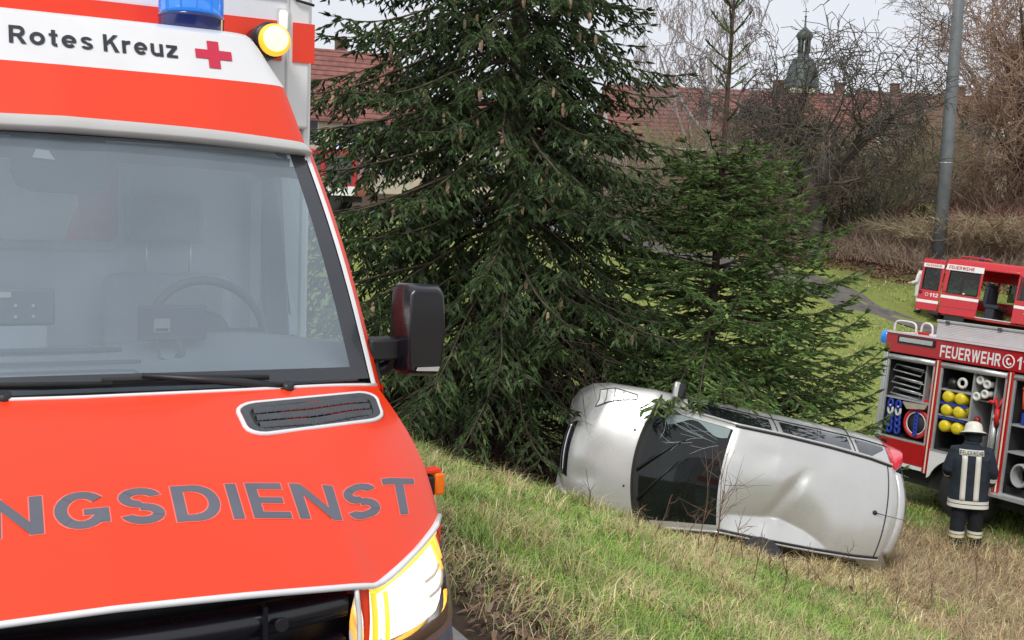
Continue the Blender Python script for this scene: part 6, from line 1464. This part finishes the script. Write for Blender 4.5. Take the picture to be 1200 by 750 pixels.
SHR = [  # px, py, Y, H, W, n, material, name, label
    (790, 235, 66, 5.0, 4.5, 90, tw_rust, 'orange-brown bush in front of the red roof left of the small spruce leader'),
    (760, 250, 60, 4.0, 4.5, 90, tw_moss, 'mossy green-brown bush just right of the tall spruce'),
    (735, 262, 55, 3.6, 4.0, 80, tw_brown, 'brown bush seen between the two spruces'),
    (690, 262, 58, 3.6, 4.0, 60, tw_brown, 'brown bush partly hidden behind the tall spruce'),
    (872, 262, 54, 5.2, 5.0, 120, tw_moss, 'mossy thicket left of the gnarled fruit tree'),
    (905, 272, 52, 4.2, 4.5, 110, tw_brown, 'dense brown bush at the left foot of the fruit tree'),
    (930, 250, 62, 5.5, 5.0, 110, tw_moss, 'olive bush behind the trunk of the fruit tree'),
    (995, 268, 56, 5.0, 5.0, 130, tw_moss, 'olive-green bush right of the fruit tree trunk'),
    (1035, 268, 58, 4.6, 4.5, 110, tw_brown, 'dark brown bush left of the grey pole'),
    (1065, 262, 62, 5.2, 5.0, 110, tw_moss, 'green-brown bush behind the grey pole'),
    (1110, 255, 66, 5.5, 5.0, 110, tw_brown, 'brown hedge bush right behind the grey pole'),
    (1150, 258, 60, 5.4, 5.0, 110, tw_rust, 'rusty bush below the brown roof at the right'),
    (1195, 258, 58, 5.4, 5.0, 110, tw_rust, 'rusty bush at the right edge of the picture'),
    (840, 240, 70, 5.0, 5.0, 90, tw_brown, 'brown bush below the birch'),
    (1010, 240, 72, 5.0, 6.0, 100, tw_brown, 'far brown bush below the skyline right of the fruit tree'),
    (1070, 292, 50.5, 2.6, 3.2, 130, bk_straw, 'straw-coloured shoots of a willow shrub left of the pole foot'),
    (1120, 290, 49, 3.2, 3.6, 150, bk_straw, 'straw-coloured willow shrub right of the pole foot'),
    (1160, 288, 49, 3.2, 3.6, 150, tw_rust, 'tan willow shrub above the roof of the red van'),
    (1200, 290, 49, 3.4, 3.6, 140, bk_straw, 'straw-coloured shrub at the right edge above the red van'),
    (1175, 270, 53, 3.6, 4.2, 140, bk_red, 'reddish dogwood shrub behind the willow shrubs'),
    (1125, 275, 54, 3.2, 3.6, 110, bk_red, 'reddish twiggy shrub behind the pole foot')]
for k, (px, py, Y, H, W_, n, mt_, lb) in enumerate(SHR):
    shrub('bare_shrub', lb, on(px, py, Y), H * (1.3 if k < 15 else 1), W_ * 1.15, int(n * .72), 40 + k, mt_, group='bare shrubs beyond the path', r=.020, arch=.5 if k < 15 else .9)
# the hedge-like thicket behind, one mass of crossing twigs
g = np.random.default_rng(31); sg_ = []; tn_ = []
for k in range(5200):
    px = g.uniform(628, 1290); Y = g.uniform(60, 74); p = at(px, 250, Y); hump = 3.2 + 1.3 * math.sin(px * .021) + .8 * math.sin(px * .057 + 1); p = np.array([p[0], p[1], gz(p[0], p[1]) + g.random() ** .8 * hump * .8])
    d = np.array([g.normal(0, .6), g.normal(0, .6), 1.0]); L = g.uniform(.6, 1.7); mid = p + d * L * .5; e = mid + (d + g.normal(0, .45, 3)) * L * .5; r = g.uniform(.018, .034)
    c = np.array([(.16, .14, .075), (.17, .12, .09), (.20, .155, .125), (.11, .095, .06), (.24, .15, .085)][g.integers(5) if px < 830 or px > 1090 else g.integers(4)]) * g.uniform(1.0, 1.7)
    sg_ += [[*p, *mid, r, r * .7], [*mid, *e, r * .7, r * .3]]; tn_ += [c, c]
tag(segs_mesh('thicket', sg_, grass_m, None, 3, tint=tn_), kind='stuff')
# beige dead undergrowth along the path's far side
g = np.random.default_rng(77); sg_ = []; tn_ = []
for k in range(5200):
    t = g.random(); px = 925 + 330 * t; Y = np.interp(px, [925, 1000, 1080, 1255], [50.0, 49.0, 47.6, 45.5]) + g.uniform(-1.0, 3.0); p = at(px, 300, Y); p = np.array([p[0], p[1], gz(p[0], p[1]) - .02])
    h = g.uniform(.25, 1.0) * (1.1 - .3 * (px > 1085)); d = np.array([g.normal(0, .45), g.normal(0, .45), 1]); mid = p + d * h * .6; e = mid + (d + g.normal(0, .6, 3) - Zv * .5) * h * .5
    sg_ += [[*p, *mid, .014, .012], [*mid, *e, .012, .005]]; c = np.array([(.30, .215, .16), (.22, .15, .12), (.36, .28, .2)][g.integers(3)]) * g.uniform(.9, 1.4); tn_ += [c, c]
tag(segs_mesh('dead_undergrowth', sg_, grass_m, None, 3, tint=tn_), kind='stuff')
# leafy evergreen ivy clumps in the thicket and two dark conifers far off
leaf_m = mat('evergreen_leaves', (.05, .075, .028), .6, var=.4, scale=1.2)
def leafy(name, label, base, H, Wd, n, seed, cone=False, mt_=None, sz=.12):
    g = np.random.default_rng(seed); root = thing(name, label, 'tree' if cone else 'shrub', Matrix.Translation(base))
    z = g.random(n) ** (1.3 if cone else .8) * H; prof = (1 - z / H) * .9 + .08 if cone else np.sqrt(np.clip(1 - ((z / H - .45) / .56) ** 2, 0, 1)); a = g.uniform(0, 6.28, n); lump = .75 + .25 * np.sin(3 * a + z * 2.3) * np.sin(z * 3.1 + a)
    r = Wd * .5 * prof * lump * np.sqrt(g.random(n)); c = np.stack([r * np.cos(a), r * np.sin(a), z], 1)
    e1 = g.normal(0, 1, (n, 3)); e1 /= np.linalg.norm(e1, axis=1)[:, None]; e2 = np.cross(e1, g.normal(0, 1, (n, 3))); e2 /= np.linalg.norm(e2, axis=1)[:, None]; s = g.uniform(.6, 1.3, (n, 1)) * sz
    V = np.stack([c - e1 * s, c + e2 * s * .45, c + e1 * s, c - e2 * s * .45], 1).reshape(-1, 3); link_mesh('crown', V, np.arange(4 * n).reshape(-1, 4), mt_ or leaf_m, root)['kind'] = 'stuff'
    m = MB(); m.tube([(0, 0, -.2), (0, 0, H * .8)], [.12, .03], 7); m.build('trunk', bk_dark, root); return root
leafy('conifer', 'small dark conifer on the skyline left of the grey pole', on(1075, 180, 85), 8.0, 3.2, 2600, 3, True, sz=.22)
leafy('conifer', 'dark conifer right beside the grey pole on the skyline', on(1128, 190, 88), 8.6, 2.6, 2200, 4, True, sz=.22)
moss_l = mat('ivy_olive', (.15, .15, .065), .7, var=.4, scale=1.5)
for k, (px, py, Y, H, W_, lb) in enumerate(((900, 268, 53, 3.6, 4.4, 'dark ivy-grown bush left below the fruit tree'), (985, 266, 55, 4.2, 5.0, 'olive evergreen bush right of the fruit tree'), (870, 262, 58, 4.4, 4.5, 'olive evergreen bush behind the small spruce'), (1085, 285, 52, 2.2, 3.0, 'yellow-green bush at the foot of the grey pole'), (1020, 262, 60, 4.2, 4.5, 'dusky evergreen bush between fruit tree and pole'))):
    leafy('ivy_bush', lb, on(px, py, Y), H, W_, 1700, 60 + k, False, moss_l, .11)
# dry weed stalks in front of the car
def weed(px, py, h, seed, br=5):
    g = np.random.default_rng(seed); b = atg(px, py, 5, 20); sg_ = []; p = np.array([0, 0, -.02]); d = np.array([g.normal(0, .15), g.normal(0, .1), 1]); pp = [p]
    for i in range(6): d = d + g.normal(0, .10, 3); d /= np.linalg.norm(d); p = p + d * h / 6; pp.append(p)
    sg_ += poly_segs(pp, np.linspace(.006, .002, 7))
    for q in range(br):
        i = g.integers(2, 6); d2 = d + g.normal(0, .6, 3); d2 /= np.linalg.norm(d2); l = h * g.uniform(.2, .5); mid = pp[i] + d2 * l * .5; e = mid + (d2 + g.normal(0, .3, 3)) * l * .5
        sg_ += [[*pp[i], *mid, .003, .0025], [*mid, *e, .0025, .001]]
        for w in range(2): sg_.append([*mid, *(mid + g.normal(0, 1, 3) * l * .2), .002, .001])
    root = tag(segs_mesh('weed_stalk', sg_, weed_m, None, 4), ('tall branching brown weed stalk' if h > .7 else 'short dry brown weed stalk') + ' in the grass ' + ('below the car bonnet' if px < 760 else 'in front of the cracked windscreen' if px < 850 else 'below the dented roof' if px < 960 else 'below the tailgate' if px < 1060 else 'between the car and the firefighter'), 'weed', 'dry weed stalks below the car'); root.matrix_world = Matrix.Translation(b); return root
weed_m = mat('dry_weed', (.17, .10, .065), .9, var=.3, scale=5)
g = np.random.default_rng(9)
for k, (px, py) in enumerate([(690, 602), (745, 628), (800, 640), (818, 652), (826, 668), (838, 655), (850, 672), (880, 690), (905, 678), (930, 695), (948, 682), (965, 690), (985, 705), (870, 665), (760, 640), (1000, 695), (1015, 720), (1055, 730), (915, 700), (895, 650), (775, 622), (1090, 715), (1140, 700), (1165, 690), (1180, 660)]):
    weed(px, py, (.95 if 810 < px < 840 else .45) * g.uniform(.7, 1.3), 200 + k, 8 if 810 < px < 840 else 4)

# ================================================================== POLE
pole_m = mat('galvanised_pole', (.17, .185, .195), .6, .2, .18, 2.5, bump=.15)
pb_ = on(1100, 292, 47.5); po = thing('grey_pole', 'tall grey metal pole standing among the willow shrubs', 'pole', Matrix.Translation(pb_) @ Matrix.Rotation(rad(.6), 4, 'Y'))
m = MB(); m.tube([(0, 0, -.3), (0, 0, 5.0), (0, 0, 10), (0, 0, 15.5)], [.29, .265, .235, .20], 20); m.build('shaft', pole_m, po)
m = MB(); m.lathe([(.36, 0), (.36, .10), (.30, .14)], 20, 0, Matrix.Translation((0, 0, .05))); m.build('base_collar', pole_m, po)
m = MB(); m.tube([(.268 * math.cos(t), .268 * math.sin(t), 4.4) for t in np.linspace(0, 6.283, 20, endpoint=False)], .02, 6, closed=True); m.build('band', alu, po)

# ================================================================== HOUSES, CHURCH
roof_red = mat('roof_tiles_red', (.25, .105, .088), .85, var=.3, scale=2.0, bump=.5, bscale=8)
roof_brown = mat('roof_tiles_brown', (.16, .095, .07), .85, var=.3, scale=2.0, bump=.5, bscale=8)
wall_w = mat('render_white', (.72, .71, .68), .85, var=.08, scale=1.5)
wall_c = mat('render_cream', (.62, .55, .42), .85, var=.08, scale=1.5)
timber = mat('dark_timber', (.06, .042, .035), .85, var=.2)
slate = mat('church_copper', (.085, .105, .105), .6, .2, .2, 1.0)
pane_m = mat('house_pane', (.03, .035, .04), .1, var=.1)
def house(name, label, c, az, L, Wd, eave, ridge, wall, roof, timbered=False, wins=3, chim=True):
    M = Matrix.Translation(c) @ Matrix.Rotation(az, 4, 'Z'); root = thing(name, label, 'house', M)
    m = MB(); m.box((0, 0, eave / 2 - .3), (L, Wd, eave + .6))
    for sx in (-1, 1): m.add([(sx * L / 2, -Wd / 2, eave), (sx * L / 2, Wd / 2, eave), (sx * L / 2, 0, ridge - .15)], [(0, 1, 2)])
    m.build('wall', wall, root)
    m = MB(); ov = .4
    for sy in (-1, 1):
        e = np.array([0, sy * (Wd / 2 + ov), eave - ov * (ridge - eave) / (Wd / 2)]); rdg = np.array([0, 0, ridge])
        m.slab([e + [-L / 2 - ov, 0, 0], e + [L / 2 + ov, 0, 0], rdg + [L / 2 + ov, 0, 0], rdg + [-L / 2 - ov, 0, 0]], (0, 0, .18))
    rf_ = m.build('roof', roof, root)
    n = int(14)                                                 # courses of tiles as proud strips
    m = MB()
    for sy in (-1, 1):
        for i in range(n):
            f = (i + .5) / n; y = sy * (Wd / 2 + ov) * (1 - f); z = eave - ov * (ridge - eave) / (Wd / 2) + (ridge - eave + ov * (ridge - eave) / (Wd / 2)) * f + .19; m.box((0, y, z), (L + 2 * ov - .04, .10, .05))
    m.build('tile_courses', roof, rf_)['kind'] = 'stuff'
    if chim:
        for x in ((-.25, .2) if L > 14 else (.15,)): m = MB(); m.box((x * L, .6, ridge + .2), (.7, .7, 1.6)); m.box((x * L, .6, ridge + 1.02), (.85, .85, .12)); m.build('chimney', roof_brown, rf_)
    for k in range(wins):
        x = -L / 2 + L * (k + .5) / wins
        for z in ((eave * .35, eave * .78) if eave > 4 else (eave * .55,)):
            m = MB(); m.box((x, -Wd / 2 - .02, z), (1.25, .08, 1.5)); w_ = m.build('window', wall_w if wall is not wall_w else timber, root); m = MB(); m.box((x, -Wd / 2 - .065, z), (1.05, .02, 1.3)); m.build('pane', pane_m, w_)
    for sx in (-1, 1):
        for y in (-Wd * .22, Wd * .22): m = MB(); m.box((sx * (L / 2 + .02), y, eave * .8), (.08, 1.1, 1.4)); w_ = m.build('window', wall_w if wall is not wall_w else timber, root); m = MB(); m.box((sx * (L / 2 + .065), y, eave * .8), (.02, .9, 1.2)); m.build('pane', pane_m, w_)
    if timbered:
        for k in range(9):
            x = -L / 2 + L * k / 8; m = MB(); m.box((x, -Wd / 2 - .05, eave / 2), (.22, .06, eave)); m.build('beam', timber, root)
            if k < 8: m = MB(); m.bar((x + .2, -Wd / 2 - .045, .3), (x + L / 8 - .2, -Wd / 2 - .045, eave * .5), .18, .05); m.build('brace', timber, root)
        for z in (.2, eave * .5, eave - .1): m = MB(); m.box((0, -Wd / 2 - .08, z), (L, .05, .22)); m.build('rail', timber, root)
    return root
def hb(px, Y): p = at(px, 250, Y); return np.array([p[0], p[1], gz(p[0], p[1])])
zr = lambda py, px, Y: at(px, py, Y)[2]
c = hb(850, 86); house('village_house', 'long house with a weathered red tiled roof behind the small spruce', c, rad(4), 19, 9, 4.6, zr(107, 850, 86) - c[2], wall_w, roof_red, wins=6)
c = hb(958, 88); house('village_house', 'half-timbered white house with a red roof behind the fruit tree', c, rad(-8), 8, 8, 6.2, zr(112, 958, 88) - c[2], wall_w, roof_red, True, 2)
c = hb(1190, 90); house('village_house', 'tall house with a brown roof behind the rusty trees at the right', c, rad(78), 11, 11, 4.5, zr(62, 1190, 90) - c[2], wall_c, roof_brown, wins=3)
c = hb(1085, 110); house('village_house', 'low distant house on the skyline beside the dark conifer', c, rad(6), 15, 8, 3.0, zr(112, 1085, 110) - c[2], wall_c, roof_brown, wins=4)
c = hb(370, 80); house('village_house', 'cream house with a maroon roof glimpsed left through the tall spruce', c, rad(20), 11, 10, 4.8, zr(60, 385, 80) - c[2], wall_c, roof_red, wins=4)
c = hb(560, 95); house('village_house', 'cream house almost hidden behind the middle of the tall spruce', c, rad(-10), 14, 9, 4.4, zr(120, 560, 95) - c[2], wall_c, roof_red, wins=4)
c = hb(823, 72); m = MB(); hut = thing('garden_hut', 'low white garden hut peeping out behind the small spruce', 'hut', Matrix.Translation(c))
zz = zr(176, 823, 72) - c[2]; m.box((0, 0, zz / 2 - .3), (3.0, 2.5, zz + .2)); m.build('wall', wall_w, hut)
m = MB(); m.slab([(-1.7, -1.5, zz - .25), (1.7, -1.5, zz - .25), (1.7, 1.5, zz + .1), (-1.7, 1.5, zz + .1)], (0, 0, .10)); m.build('roof', wall_w, hut)
m = MB(); m.box((.6, -1.27, zz - 1.1), (.8, .05, 1.6)); m.build('door', timber, hut)
# church tower
Yc = 150; c = hb(931, Yc); tw = thing('church_tower', 'slender dark church spire with an onion dome above the fruit tree', 'church tower', Matrix.Translation(c)); T = lambda py: zr(py, 931, Yc) - c[2]
m = MB(); m.box((0, 0, T(105) / 2), (3.8, 3.8, T(105))); m.build('wall', wall_c, tw)
z0 = T(105); m = MB(); m.lathe([(2.3, z0), (2.3, z0 + .4), (2.2, z0 + 1.4), (1.9, z0 + 2.8), (1.4, z0 + 4.0), (.95, T(62) - .8), (.7, T(62))], 8); m.build('dome', slate, tw)
for k in range(8):
    a = 2 * math.pi * k / 8; m = MB(); m.cyl((.72 * math.cos(a), .72 * math.sin(a), T(62)), (.72 * math.cos(a), .72 * math.sin(a), T(46)), .14, .14, 6); m.build('lantern_post', slate, tw)
m = MB(); m.lathe([(.95, T(46)), (1.0, T(46) + .2), (1.15, T(42)), (.95, T(38)), (.45, T(34)), (.15, T(31)), (.10, T(20))], 12); m.build('onion_dome', slate, tw)
m = MB(); m.lathe([(.001, -.2), (.2, 0), (.001, .2)], 10, 0, Matrix.Translation((0, 0, T(19)))); m.bar((0, 0, T(19)), (0, 0, T(9)), .09, .09); m.bar((-.4, 0, T(13)), (.4, 0, T(13)), .08, .08); m.build('spire_cross', slate, tw)
